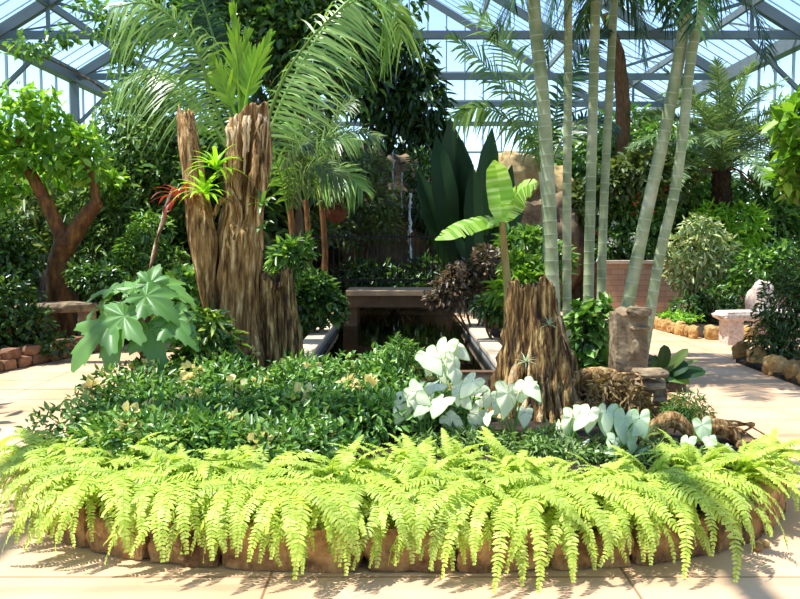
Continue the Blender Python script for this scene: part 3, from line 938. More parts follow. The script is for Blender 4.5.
for i in range(16):
    u = RNG.uniform(-1, 1)
    x0 = 249 + u * 20; y0 = 108 + 10 * u * u - 4 * u + RNG.uniform(0, 6)
    x1 = x0 + RNG.normal(0, 2.5); y1 = y0 + RNG.uniform(22, 60)
    dd = 7.31 + .12 * u * u
    r = RNG.uniform(.008, .02)
    part('bark_strip', tube(MB(), smooth_path([W(x0, y0, dd + .12), W(x0 + RNG.normal(0, 1), y0 + 6, dd), W((x0 + x1) / 2 + RNG.normal(0, 2), (y0 + y1) / 2, dd - .03), W(x1, y1, dd - .01)], 16), [r, r * 1.3, r, r * .4], 6, wob=.2), PALEWOOD, st)

b2 = W(537, 404, 6.3); b2[2] = .2
s2 = thing('root_stump', 'squat root-ribbed stump below the single banana plant', 'stump', tuple(b2))
p6 = lambda px, py, d=6.3: W(px, py, d)
part('trunk', ridged(MB(), [b2 - [0, 0, .06], p6(537, 385), p6(535, 350), p6(531, 315), p6(530, 283)], [.38, .34, .265, .205, .175], 90, 70, .36, 3.4, .22, .12, .15, 21.0, .1), STUMPDARK, s2)
for i in range(21):
    a = -PI / 2 + (i - 10) * .2 + RNG.normal(0, .05)
    c = np.array([b2[0], b2[1], 0])
    P = []
    for h, r in ((1.0, .17), (.75, .215), (.5, .29), (.3, .36), (.17, .46)):
        aa = a + RNG.normal(0, .05)
        P.append(c + np.array([math.cos(aa) * r - (1 - h) * -.02, math.sin(aa) * r, h + RNG.normal(0, .01)]))
    r = RNG.uniform(.012, .04)
    part('root', tube(MB(), smooth_path(P, 22), [r * .7, r, r * 1.15, r], 7, wob=.14), (STUMPWOOD, STUMPDARK, PALEWOOD)[i % 3], s2)


def rosette(name, label, cat, c, n, length, width, a0, a1, mat, group=None, prof=((0, .6), (.3, 1), (.7, .8), (1, .05)), el=(20, 80), mats2=None, twist=.2, org=None):
    t = thing(name, label, cat, tuple(c if org is None else org), group)
    for k in range(n):
        az = k * 2.399 + RNG.normal(0, .15)
        e = el[1] + (el[0] - el[1]) * (k / max(1, n - 1)) + RNG.normal(0, 5)
        L_ = length * RNG.uniform(.8, 1.1)
        A = arc(L_, e, e + a1 + RNG.normal(0, 10), 9)
        ca, sa = math.cos(az), math.sin(az)
        P = np.stack([A[:, 1] * ca, A[:, 1] * sa, A[:, 2]], -1) + np.asarray(c)
        part('leaf', strap(MB(), P, width, (0, 0, 1) if e < 85 else (ca, sa, 0), .2, prof), LM[mat] if not mats2 or k % 2 else LM[mats2], t)
    return t


rosette('bromeliad', 'bright green bromeliad high on the hollow stump between its two trunks', 'bromeliad', p(216, 170, 7.15), 22, .33, .045, 0, -75, 'palmlime', el=(15, 85))
rosette('bromeliad', 'bright green bromeliad on the stump just above the red bromeliad', 'bromeliad', p(204, 194, 7.1), 22, .33, .045, 0, -70, 'palmlime', el=(0, 75))
rosette('bromeliad', 'red bromeliad hanging on the thin side trunk of the stump', 'bromeliad', p(178, 200, 7.2), 16, .30, .045, 0, -95, 'red', el=(10, 85))
pxshrub('speckled_shrub', 'bushy green plant with yellow speckled leaves against the foot of the hollow stump', 'shrub', 6.75, [(208, 335, 20, 20), (195, 348, 16, 16), (222, 345, 16, 16), (208, 356, 22, 12), (204, 322, 12, 12)], .22, 620, LANCE, 'speck', (.10, .16), stems=4, r=.01)
rosette('bromeliad', 'small dark bromeliad on the stump face above its buttress', 'bromeliad', p(262, 205, 7.2), 12, .2, .03, 0, -60, 'mid', el=(0, 80))
rosette('air_plant', 'pale star-shaped air plant low on the root-ribbed stump', 'air plant', p6(526, 362, 5.95), 16, .10, .012, 0, -40, 'airp', el=(-10, 80))
rosette('air_plant', 'pale air plant near the top of the root-ribbed stump', 'air plant', p6(549, 325, 6.05), 14, .085, .010, 0, -40, 'airp', el=(-10, 80))
for k, (px, py) in enumerate(((273, 203), (271, 226))):
    t = thing('orchid', ('white-leaved orchid sprig on the hollow stump, upper of the two', 'white-leaved orchid sprig on the hollow stump, lower of the two')[k], 'orchid', tuple(p(px - 8, py, 7.2)))
    for i in range(3):
        e = p(px + 3 - i * 9, py + i * 6 - 3, 7.1)
        part('leaf', strap(MB(), [p(px - 8, py + 3, 7.2), (p(px - 8, py, 7.2) + e) / 2 + [0, 0, .03], e], .04, (0, -.3, 1), .15, ((0, .5), (.5, 1), (1, .1))), LM['white' if i == 0 else 'mid'], t)

# ------------------------------------------------------------------ lobed broad-leaf plant on the left of the island
def lobed(a, n=5):
    a = abs((a + PI) % (2 * PI) - PI)
    r = (.30 + .70 * math.exp(-(a / .48) ** 2) + .48 * math.exp(-((a - .98) / .33) ** 2) + .30 * math.exp(-((a - 1.95) / .36) ** 2))
    return r * (1 + .07 * math.sin(a * 31)) * (1 - .4 * math.exp(-((a - PI) / .25) ** 2))


jb = np.array([*W(147, 375, 6.75)[:2], .2])
jt = thing('broadleaf_plant', 'tall plant with big jagged bluish green leaves beside the hollow stump', 'plant', tuple(jb))
q = lambda px, py, d=6.75: W(px, py, d)
JP = [jb, q(146, 365), q(138, 345), q(133, 325), q(137, 300)]
part('stem', tube(MB(), smooth_path(JP, 20), [.028, .024, .02, .015], 8), BARK, jt)
part('stem', tube(MB(), smooth_path([q(143, 362), q(152, 345), q(163, 325), q(170, 305)], 14), [.02, .012], 8), BARK, jt)
JL = [  # joint px,py, tip px,py, dd joint, dd tip, size, normal
    ((112, 322), (64, 356), -.15, -.4, .46, (-.45, -.75, .5)), ((104, 302), (70, 326), .1, .15, .32, (-.3, -.3, .9)),
    ((124, 316), (98, 362), -.2, -.45, .44, (-.3, -.8, .5)), ((146, 296), (176, 312), -.1, -.2, .36, (.1, -.5, .85)),
    ((150, 330), (158, 362), -.2, -.35, .34, (.2, -.9, .4)), ((172, 318), (200, 344), -.1, -.3, .34, (.4, -.8, .5)),
    ((156, 286), (208, 296), .15, .05, .38, (.1, -.35, .95)), ((134, 288), (110, 276), .15, .35, .28, (-.1, -.45, .9)),
    ((150, 284), (158, 260), .1, .2, .22, (.1, -.8, .5)), ((112, 290), (80, 290), .2, .35, .30, (-.2, -.3, .95))]
for a, e, da, de, sz, nr in JL:
    A, E = q(*a, 6.75 + da), q(*e, 6.75 + de)
    lf = part('leaf', radial_leaf(lobed, A, E - A, nr, sz * .98, 90, 5, .34, .18, vein=8), LM['broad'], jt)
    k = np.argmin([np.linalg.norm(A - s) for s in smooth_path(JP, 20)])
    s = smooth_path(JP, 20)[k]
    part('leaf_stalk', tube(MB(), smooth_path([s, (s + A) / 2 + [0, 0, .03], A], 8), [.009, .007], 6), LM['mid'], lf)

# ------------------------------------------------------------------ caladiums
def heart(a):
    a = (a + PI) % (2 * PI) - PI
    x = abs(a)
    return (.40 + .60 * math.exp(-x / .5) + .17 * math.exp(-((x - 2.3) / .42) ** 2)) * (1 - .75 * math.exp(-((x - PI) / .2) ** 2))


def caladium(label, bx, by, leaves, d, sz, group='white caladiums', mat='white'):
    """leaves are given as seen: (px, py of the joint, px, py of the tip, size factor)"""
    z = soil_z(bx, by)
    t = thing('caladium', label, 'caladium', (bx, by, z), group)
    for (a, b_, c, e, s) in leaves:
        dd = d + RNG.uniform(-.18, .18)
        A, E = W(a, b_, dd), W(c, e, dd - RNG.uniform(.05, .14))
        nr = np.array([RNG.normal(0, .55), -.7 + RNG.normal(0, .25), .65 + RNG.normal(0, .2)])
        lf = part('leaf', radial_leaf(heart, A, E - A, nr, sz * s * .9, 80, 5, .38, -.1, mats=(0, 1, 2), rim=.95, vein=5), [LM[mat], LM['greenrim'], LM['greenvein']], t)
        part('leaf_stalk', tube(MB(), smooth_path([(bx + RNG.normal(0, .02), by + RNG.normal(0, .02), z - .02), ((bx + A[0]) / 2, (by + A[1]) / 2 + .02, (z + A[2]) / 2 + .05), A], 10), [.006, .004], 5), LM['mid'], lf)


def rl(cx, cy, rx, ry, n):
    out = []
    for k in range(n):
        a = RNG.uniform(cx - rx, cx + rx) * 1.0; b = RNG.uniform(cy - ry - 3, cy + ry + 7)
        ang = math.radians(90 + (a - cx) / rx * 60 + RNG.normal(0, 22))
        L_ = RNG.uniform(14, 24)
        out.append((a, b, a + math.cos(ang) * L_, b + math.sin(ang) * L_ * .75, RNG.uniform(.8, 1.15)))
    return out


G = lambda px, py, d: W(px, py, d)[:2]
caladium('white caladium in front of the pool, its topmost leaves near the coping', *G(445, 395, 6.0), [(446, 345, 440, 362, 1.1), (455, 348, 472, 360, .9), (434, 358, 424, 375, .9)] + rl(447, 372, 32, 18, 9), 5.9, .185)
caladium('white caladium beside the dark shrubs, foremost of the clump before the pool', *G(425, 430, 5.3), [(405, 402, 396, 425, 1.15), (415, 385, 404, 396, .9)] + rl(422, 398, 26, 18, 7), 5.3, .16)
caladium('white caladium on the root-stump side of the clump before the pool', *G(468, 430, 5.5), rl(467, 392, 20, 22, 7), 5.45, .165)
caladium('white caladium standing against the foot of the root-ribbed stump', *G(512, 440, 5.3), [(508, 393, 507, 425, 1.35), (528, 384, 540, 396, 1.1), (520, 392, 531, 384, 1.0), (525, 412, 524, 430, .9), (490, 395, 486, 408, .8), (487, 415, 484, 425, .7), (500, 400, 494, 415, .9)], 5.3, .15)
caladium('white caladium before the dry roots, first beyond the root-ribbed stump', *G(568, 450, 5.1), [(572, 418, 566, 440, 1.1), (590, 412, 588, 436, 1.1), (560, 425, 556, 446, .9), (580, 410, 576, 425, .8)] + rl(578, 428, 20, 14, 3), 5.1, .145)
caladium('white caladium with grey-green leaves in front of the twisted roots', *G(618, 455, 5.0), [(606, 412, 602, 436, 1.2), (625, 418, 622, 446, 1.3), (640, 418, 642, 440, 1.0), (615, 440, 612, 456, .9), (634, 440, 634, 460, .9)] + rl(622, 434, 22, 14, 4), 5.0, .145, mat='palecal')
caladium('pale caladium at the edge of the bed beside the bent dry roots', *G(690, 455, 5.1), [(702, 425, 706, 447, 1.1), (688, 440, 684, 460, .9), (710, 440, 716, 455, .8), (676, 452, 670, 466, .8), (728, 448, 738, 458, .7)], 5.05, .13, mat='palecal')

# ------------------------------------------------------------------ banana
bb = np.array([*W(508, 300, 6.75)[:2], 0.2])
bn = thing('banana_plant', 'young banana plant with three broad sunlit leaves above the root-ribbed stump', 'banana plant', tuple(bb))
q = lambda px, py, d=6.75: W(px, py, d)
part('stem', tube(MB(), smooth_path([bb, q(508, 300), q(505, 260), q(502, 222)], 24), [.045, .036, .032, .026], 10), surf_mat('banana_sheath', [(110, 84, 46), (150, 124, 70), (150, 150, 86)], 5, (2, 2, .5)), bn)
PR = ((0, .15), (.1, .6), (.3, .95), (.6, 1), (.85, .75), (1, .06))
part('leaf', strap(MB(), [q(502, 222), q(501, 205), q(498, 180), q(494, 160, 6.7)], .22, (.15, .95, .3), .25, PR, 24, tears=.1), LM['banana'], bn)
part('leaf', strap(MB(), [q(501, 224), q(488, 219), q(462, 226, 6.6), q(435, 240, 6.5)], .22, (0, -.55, .85), -.25, PR, 24, tears=.3), LM['banana'], bn)
part('leaf', strap(MB(), [q(504, 222), q(512, 202), q(522, 188, 6.65), q(537, 182, 6.55)], .24, (-.2, -.75, .6), -.35, PR, 24, tears=.5), LM['banana'], bn)
part('leaf', strap(MB(), [q(503, 224), q(494, 222, 6.65), q(487, 228, 6.6)], .06, (0, -.5, .85), .1, PR, 10, tears=.2), LM['banana'], bn)

# ------------------------------------------------------------------ stone carving
cb = W(630, 400, 6.35); cb[2] = .2
sp = thing('stone_pillar', 'weathered square stone pillar with a carved hollow near its top', 'stone carving', tuple(cb))
c0 = W(629, 306, 6.5); h = c0[2] - .2
x0, x1 = W(612, 340, 6.5)[0], W(647, 340, 6.5)[0]
mb = MB()
xc, wd = (x0 + x1) / 2, (x1 - x0) / 2 * .94
for z0, z1, s, sh in ((.2, .2 + h * .78, 1.0, 0), ):
    rock(mb, (xc, 6.55, .2 + h * .47), (wd * 1.14, .155, h * .56), 3.3, 6, .13, 2.2, blocky=.8)
part('shaft', mb, CARVED, sp)
part('brow', rock(MB(), (xc + .05, 6.42, .2 + h * .955), (wd * .8, .07, .04), 8.1, 3, .15, 2, blocky=.6), CARVED, sp)
part('carved_lip', rock(MB(), (xc + .06, 6.41, .2 + h * .80), (wd * .62, .05, .022), 4.1, 3, .15, 2, blocky=.5), CARVED, sp)
part('carved_nose', rock(MB(), (xc + .02, 6.41, .2 + h * .6), (.035, .04, .09), 5.7, 3, .2, 2, blocky=.4), CARVED, sp)
hb = W(648, 405, 6.15); hb[2] = .18
hd = thing('stone_carving', 'squat weathered stone head with a flat top and open mouth before the pillar', 'stone carving', tuple(hb))
q = lambda px, py, d=6.15: W(px, py, d)
cc = q(648, 392, 6.3)
part('skull', rock(MB(), (cc[0], 6.32, .36), (.15, .13, .17), 12.2, 4, .12, 1.8, blocky=.5), CARVED, hd)
c = q(650, 373); part('flat_brow', rock(MB(), c, (.145, .12, .035), 1.2, 4, .12, 2.0, blocky=.5), CARVED, hd)
c = q(648, 385); part('upper_lip', rock(MB(), c, (.13, .11, .032), 2.2, 4, .15, 2.0, blocky=.4), CARVED, hd)
c = q(655, 399); part('lower_lip', rock(MB(), c, (.09, .10, .024), 3.2, 4, .15, 2.0, blocky=.4), CARVED, hd)

# dark flat-leaved succulent behind it
sc_ = np.array([*W(664, 378, 6.9)[:2], .2])
t = thing('succulent', 'dark green plant with flat oval leaves behind the stone head at the path', 'succulent', tuple(sc_))
q = lambda px, py, d=6.9: W(px, py, d)
for A, E, w, mt in (((661, 372), (664, 345), .12, 'paddle'), ((664, 374), (688, 349), .09, 'olive'), ((666, 376), (688, 364), .13, 'paddle'), ((668, 378), (706, 372), .12, 'paddle'),
                    ((664, 379), (690, 383), .10, 'mid'), ((672, 372), (698, 360), .03, 'olive'), ((655, 375), (652, 356), .1, 'paddle')):
    P = [sc_, q(*A), (q(*A) + q(*E)) / 2 + [0, -.04, .03], q(*E, 6.85)]
    part('leaf', strap(MB(), P, w, (.1, -.8, .6), .1, ((0, .1), (.2, .25), (.5, 1), (.75, 1), (.92, .7), (1, .1)), 14), LM[mt], t)

# twisted dry roots on the right of the island
DR = [((600, 395, 6.1), 'dry brown root mass tumbled against the stone pillar', [(-40, 0), (-20, -18), (10, -20), (34, 6)]),
      ((655, 445, 5.45), 'bent pale dry root arching in front of the stone head', [(-14, 30), (-6, -12), (18, -26), (46, 6)]),
      ((712, 440, 5.5), 'short gnarled root at the corner of the bed by the path', [(-22, 16), (-4, -14), (16, -10), (26, 14)])]
for (px, py, d), lb, pts in DR:
    o = W(px, py + 20, d); o[2] = .18
    t = thing('driftwood_root', lb, 'driftwood', tuple(o))
    P = [W(px + a, py + b_, d + RNG.normal(0, .04)) for a, b_ in pts]
    P = [np.array([v[0], v[1], max(v[2], .19)]) for v in P]
    part('main_root', ridged(MB(), P, [.035, .05, .055, .03], 24, 40, .35, 2.5, 1.2, .05, 0, px), STUMPWOOD, t)
    for k in range(7):
        s = P[RNG.integers(1, 3)] + RNG.normal(0, .04, 3)
        e = s + np.array([RNG.normal(0, .16), RNG.normal(-.05, .08), -.1 - RNG.random() * .12]); e[2] = max(e[2], .17)
        r = RNG.uniform(.007, .017)
        part('rootlet', tube(MB(), smooth_path([s, (s + e) / 2 + [RNG.normal(0, .05), 0, .06], e], 14), [r, r * .8, r * .4], 6, wob=.15), STUMPWOOD, t)
pxshrub('dry_plant', 'withered straw-coloured plant in front of the stone pillar', 'plant', 5.95, [(608, 388, 16, 14), (628, 398, 16, 14), (598, 402, 16, 12), (645, 412, 12, 10)], .2, 520, LANCE, 'dry', (.05, .09), stems=3, r=.008)
pxshrub('moss_mound', 'low feathery green mound between the stone head and the path', 'plant', 6.0, [(688, 405, 18, 13), (675, 412, 14, 10), (700, 414, 12, 9), (665, 418, 12, 8)], .19, 900, NARROW, 'mid', (.035, .06), stems=3, r=.006)
pxshrub('ground_plant', 'loose olive green ground plant around the bent dry root', 'plant', 5.3, [(640, 440, 26, 12), (668, 455, 26, 12), (715, 462, 24, 9), (590, 450, 20, 10), (745, 466, 16, 7)], .19, 700, LANCE, 'olive', (.05, .09), stems=4, r=.006)
pxshrub('ground_plant', 'light feathery green plant under the paler caladiums', 'plant', 4.95, [(575, 455, 24, 9), (610, 458, 26, 9), (650, 460, 26, 9), (690, 464, 24, 9), (540, 450, 22, 9), (725, 470, 20, 7)], .19, 1500, LANCE, 'soft', (.045, .075), stems=4, r=.005)
pxshrub('fine_leaved_plant', 'fine-leaved green plant between the caladiums and the pool', 'plant', 6.6, [(400, 352, 14, 14), (415, 362, 16, 12), (398, 372, 14, 10), (430, 372, 14, 8)], .2, 900, NARROW, 'ixora', (.05, .09), stems=4, r=.007)
pxshrub('ground_plant', 'mixed green ground plant in front of the white caladiums', 'plant', 5.15, [(470, 440, 40, 10), (430, 445, 26, 10), (520, 445, 30, 10), (550, 440, 20, 12)], .2, 1700, LANCE, 'soft', (.04, .07), stems=4, r=.006)
pxshrub('leafy_plant', 'leafy bluish green plant between the root-ribbed stump and the pillar', 'plant', 7.2, [(588, 338, 12, 24), (600, 322, 12, 20), (594, 365, 16, 18), (580, 320, 10, 14)], .2, 480, OVATE, 'ixora', (.10, .17), stems=4, r=.01)

# ------------------------------------------------------------------ palms
def pf(px_pts, d, z0=None):
    """rib path given as seen, with a depth (or one depth per point)"""
    dd = np.broadcast_to(np.asarray(d, float), (len(px_pts),)) if np.ndim(d) == 0 else d
    return [W(a, b_, e) for (a, b_), e in zip(px_pts, dd)]


PALM = []
for a0, a1, L_ in ((65, -70, 2.1), (40, -75, 1.9), (80, -50, 2.2), (20, -80, 1.8), (5, -88, 2.5)):
    PALM.append(mesh('frond', frond(MB(), arc(L_, a0, a1, 12, RNG.normal(0, .15)), 40, .52, .035, sweep=.5, lift=.1, droop=.55, start=.18, segs=3, rib=.014), [LM['palmdark'], LM['palm']]))


def culm(name, label, cat, pts, w, d, dtop=None, group=None, fronds=(), mat=CULM):
    """smooth ringed palm stem; its crown hangs from the top"""
    P = [W(a, b_, d + (0 if dtop is None else (dtop - d) * i / (len(pts) - 1))) for i, (a, b_) in enumerate(pts)]
    base = P[0] + (P[0] - P[1]) / np.linalg.norm(P[0] - P[1]) * max(0, (P[0][2] - .12) / max(.2, abs((P[0] - P[1])[2])) * np.linalg.norm(P[0] - P[1]))
    base[2] = max(base[2], .1)
    t = thing(name, label, cat, tuple(base), group)
    path = smooth_path([base] + P, 400)
    cl = np.concatenate([[0], np.cumsum(np.linalg.norm(np.diff(path, axis=0), axis=1))])
    L_ = cl[-1]
    st, mi = [0.0], []
    z = .1
    while z < L_ - .1:
        st += [z - .012, z - .006, z + .006, z + .012]; mi += [0, 0, 1, 0]
        z += RNG.uniform(.11, .17)
    st.append(L_); mi.append(0)
    st = np.array(st)
    pp = np.stack([np.interp(st, cl, path[:, i]) for i in range(3)], -1)
    r0 = M(w, d) / 2
    rr = r0 * np.interp(st / L_, [0, .06, .2, 1], [1.25, 1.05, 1, .9]) * np.array([1.0] + [1.0, 1.02, 1.02, 1.0] * ((len(st) - 2) // 4) + [1.0])
    mb = MB()
    k = 14
    T, X, Y = frames(pp)
    th = np.arange(k) * 2 * PI / k
    V = (pp[:, None] + rr[:, None, None] * (np.cos(th)[None, :, None] * X[:, None] + np.sin(th)[None, :, None] * Y[:, None])).reshape(-1, 3)
    n = len(st)
    i = np.arange(n - 1)[:, None] * k; j = np.arange(k)[None]; j2 = (j + 1) % k
    F = np.stack([i + j, i + j2, i + k + j2, i + k + j], -1).reshape(-1, 4)
    fm = np.repeat(np.array(mi), k)
    mb.add(V, F[fm == 0], 0); mb.F.append((F[fm == 1], 1))
    part('trunk', mb, [mat, CULMRING], t)
    top = path[-1] - base
    for i, (az, pi_, sc) in enumerate(fronds):
        inst('frond', PALM[pi_], t, tuple(top), (0, RNG.normal(0, .15), math.radians(az) - PI / 2), sc)
    return t


CR = [(a + RNG.uniform(-12, 12), RNG.integers(4), RNG.uniform(.85, 1.05)) for a in range(0, 360, 60)]
culm('ringed_palm', 'pale ringed palm stem, first of the row beside the banana plant', 'palm', [(553, 302), (549, 200), (543, 100), (535, 20), (530, -60)], 14, 8.9, group='ringed palms in the row', fronds=[(30, 0, 1), (110, 2, 1), (175, 1, .8), (250, 2, .8), (320, 0, .9)])
culm('ringed_palm', 'straight thin ringed palm stem, second of the row', 'palm', [(567, 318), (567, 200), (568, 80), (568, -50)], 9, 9.2, group='ringed palms in the row', fronds=[(60, 0, .9), (150, 2, .9), (300, 2, .9)])
culm('ringed_palm', 'upright ringed palm stem, third of the row', 'palm', [(588, 315), (590, 220), (593, 100), (597, -50)], 10.5, 9.6, group='ringed palms in the row', fronds=[(40, 0, 1), (120, 2, 1), (200, 3, .9), (265, 1, .9), (330, 1, .9), (225, 4, .9), (300, 4, 1)])
culm('ringed_palm', 'thin ringed palm stem, fourth of the row in front of the fibrous trunk', 'palm', [(601, 300), (604, 200), (609, 100), (613, 20), (617, -50)], 8.8, 10.2, group='ringed palms in the row', fronds=[(20, 0, .9), (140, 2, .9), (240, 2, .9), (345, 4, 1), (190, 4, .8), (280, 4, .9)])
culm('ringed_palm', 'thick leaning ringed palm stem rising behind the stone pillar', 'palm', [(627, 308), (645, 220), (665, 130), (682, 40), (692, -50)], 12.8, 8.9, group='ringed palms in the row', fronds=[(0, 0, 1), (75, 2, 1), (150, 3, .9), (215, 1, .95), (285, 3, .9), (330, 4, .9), (185, 4, .85)])
culm('ringed_palm', 'slender bowed ringed palm stem, nearest to the curving path', 'palm', [(648, 325), (660, 255), (674, 195), (683, 133), (690, 65), (702, 5), (718, -50)], 10.5, 8.8, group='ringed palms in the row', fronds=[(10, 0, .9), (95, 2, .9), (190, 1, .9), (300, 2, .85)])


def palm(name, label, cat, trunk, tr, fronds, bark, trunk_label=None, group=None):
    """palm whose fronds are each built along their own rib"""
    t = thing(name, label, cat, tuple(trunk[0]), group)
    if tr is not None:
        part('trunk', tube(MB(), smooth_path(trunk, 26), tr, 14, wob=.07), bark, t)
    for path, kw in fronds:
        kw = dict(kw); m = kw.pop('m', 'palm')
        part('frond', frond(MB(), path, **kw), [LM[m], LM['palm' if m != 'palmlime' else 'palmlime']], t)
    return t


g0 = W(250, 300, 8.7); g0[2] = .15
A_ = dict(n=58, length=.78, width=.028, sweep=.45, lift=.05, droop=.35, up=(-.7, -.7, .3), rib=.022, segs=4, start=.08)
palm('coconut_palm', 'coconut palm with long arching fronds behind the hollow stump', 'palm', [g0, W(252, 220, 8.8), W(250, 140, 8.7)], [.14, .11, .1],
     [(pf([(258, 170), (268, 120), (284, 78), (308, 42), (335, 14), (352, 2)], [8.5, 8.4, 8.3, 8.2, 8.1, 8.0]), dict(A_, n=36, up=(-.5, -.85, .0), sides=(1, 1), sweep=.42, lift=.02, droop=.28, length=.86, jit=.07)),
      (pf([(262, 150), (290, 85), (330, 20), (365, -8), (392, 5), (402, 40)], [8.8, 8.9, 9.1, 9.3, 9.4, 9.5]), dict(A_, length=.6, up=(-.3, -.8, .5), droop=.9)),
      (pf([(228, 140), (210, 92), (199, 56), (176, 22), (145, 3), (112, 8)], [8.6, 8.5, 8.4, 8.3, 8.2, 8.1]), dict(A_, up=(.35, -.75, .55), length=.72, droop=.85, width=.026)),
      (pf([(236, 140), (222, 70), (205, 10), (188, -40)], 8.9), dict(A_, up=(.5, -.8, 0), length=.5, droop=.5, m='palmdark')),
      (pf([(230, 150), (190, 95), (150, 70), (118, 85)], [8.9, 9.0, 9.2, 9.3]), dict(A_, up=(.2, -.7, .7), length=.55, droop=.9)),
      (pf([(240, 118), (238, 70), (233, 10)], 8.5), dict(A_, m='palmlime', length=.30, sweep=1.15, lift=.02, droop=.02, start=.3, n=24, up=(0, -1, .1), width=.04)),
      (pf([(243, 118), (252, 75), (268, 38)], 8.45), dict(A_, m='palmlime', length=.32, sweep=1.1, lift=.02, droop=.02, start=.25, n=22, up=(0, -1, .1), width=.04)),
      (pf([(238, 120), (226, 90), (214, 62)], 8.5), dict(A_, m='palmlime', length=.30, sweep=1.0, lift=.02, droop=.1, start=.25, n=20, up=(0, -1, .1), width=.04)),
      (pf([(242, 118), (244, 80), (247, 35)], 8.55), dict(A_, m='palmlime', length=.28, sweep=1.15, lift=.02, droop=.02, start=.3, n=20, up=(0, -1, .1), width=.04))], FIBRE)

B_ = dict(n=44, length=.52, width=.035, sweep=.6, lift=.08, droop=.3, up=(.5, -.75, .5), rib=.013, m='palm', segs=3, start=.1)
g0 = W(548, 300, 10.6); g0[2] = .1
palm('young_palm', 'young palm with green arching fronds among the pale stems', 'palm', [g0, W(546, 230, 10.6), W(542, 172, 10.6)], [.06, .045, .04],
     [(pf([(543, 174), (530, 132), (510, 97), (484, 64), (452, 36)], [10.6, 10.5, 10.3, 10.1, 9.9]), B_),
      (pf([(544, 168), (534, 112), (516, 64), (496, 30), (468, 6)], [10.6, 10.7, 10.8, 10.9, 11.0]), dict(B_, length=.6)),
      (pf([(541, 172), (529, 142), (508, 119), (480, 107), (456, 116)], [10.6, 10.4, 10.2, 10.0, 9.9]), dict(B_, length=.4, droop=.6)),
      (pf([(547, 168), (556, 112), (571, 76), (590, 46), (606, 30)], [10.6, 10.5, 10.4, 10.3, 10.2]), dict(B_, length=.36, m='palmdark', up=(-.5, -.75, .5))),
      (pf([(547, 170), (565, 135), (590, 118), (616, 128)], [10.7, 10.8, 10.9, 11.0]), dict(B_, length=.4, m='palmdark', up=(-.2, -.7, .7)))], CULM)

g0 = W(622, 300, 19.4); g0[2] = 1.0
tp = W(604, 14, 19.4)
D_ = dict(n=40, length=1.1, width=.07, sweep=.5, lift=.05, droop=.7, rib=.02, m='palmdark', segs=3, start=.12)
palm('fibrous_palm', 'palm with brown fibrous trunk behind the fourth ringed stem', 'palm', [g0, W(621, 200, 19.4), W(623, 110, 19.4), W(618, 55, 19.4), tp], [.16, .16, .17, .15, .09],
     [([tp + np.array(v) * k for k in (0, .4, .75, 1)], D_) for v in ()] +
     [(pf([(606, 20), (630, -20), (660, -15), (684, 30)], 19.3), D_), (pf([(604, 20), (585, -30), (560, -20), (548, 20)], 19.2), D_),
      (pf([(606, 25), (620, -10), (638, 10), (646, 62)], 19.0), dict(D_, length=.75)), (pf([(604, 22), (592, 0), (580, 20), (574, 60)], 19.1), dict(D_, length=.75)),
      (pf([(606, 25), (640, -25), (690, -35), (725, 0)], 19.6), D_)], FIBRE)

# grey-green palm rising from the brick planter
DATE = [mesh('frond', frond(MB(), arc(L_, a0, a1, 12, RNG.normal(0, .15)), 64, .44, .03, sweep=.6, lift=.25, droop=.25, start=.1, segs=2, rib=.014, taper=.55), [LM['date'], LM['olive']])
        for a0, a1, L_ in ((75, -20, 2.3), (50, -40, 2.4), (25, -60, 2.1), (85, 30, 2.1))]
g0 = W(728, 262, 18.9); g0[2] = 1.0
dp = thing('date_palm', 'feathery grey-green palm with a dark bristly trunk in the brick planter', 'palm', tuple(g0))
tt = W(721, 172, 18.9)
part('trunk', ridged(MB(), [g0, W(727, 235, 18.9), W(722, 200, 18.9), tt], [.13, .15, .22, .19], 40, 50, .45, 5, 5, .1, 0, 3.3), DARKFIBRE, dp)
for k in range(38):
    inst('frond', DATE[(3, 0, 0, 1, 1, 2)[k % 6]], dp, tuple(tt - g0 + np.array([0, 0, RNG.normal(0, .08)])), (0, RNG.normal(0, .2), k * 2.399), RNG.uniform(1.05, 1.35))
for k in range(5):
    az = -PI / 2 + RNG.uniform(-1.2, 1.5)
    e = tt + np.array([math.cos(az) * .9, math.sin(az) * .6, -.25 - .2 * RNG.random()])
    part('dry_stalk', tube(MB(), smooth_path([tt, (tt + e) / 2 + [0, 0, .2], e], 10), [.02, .012], 5), ORANGEBARK, dp)

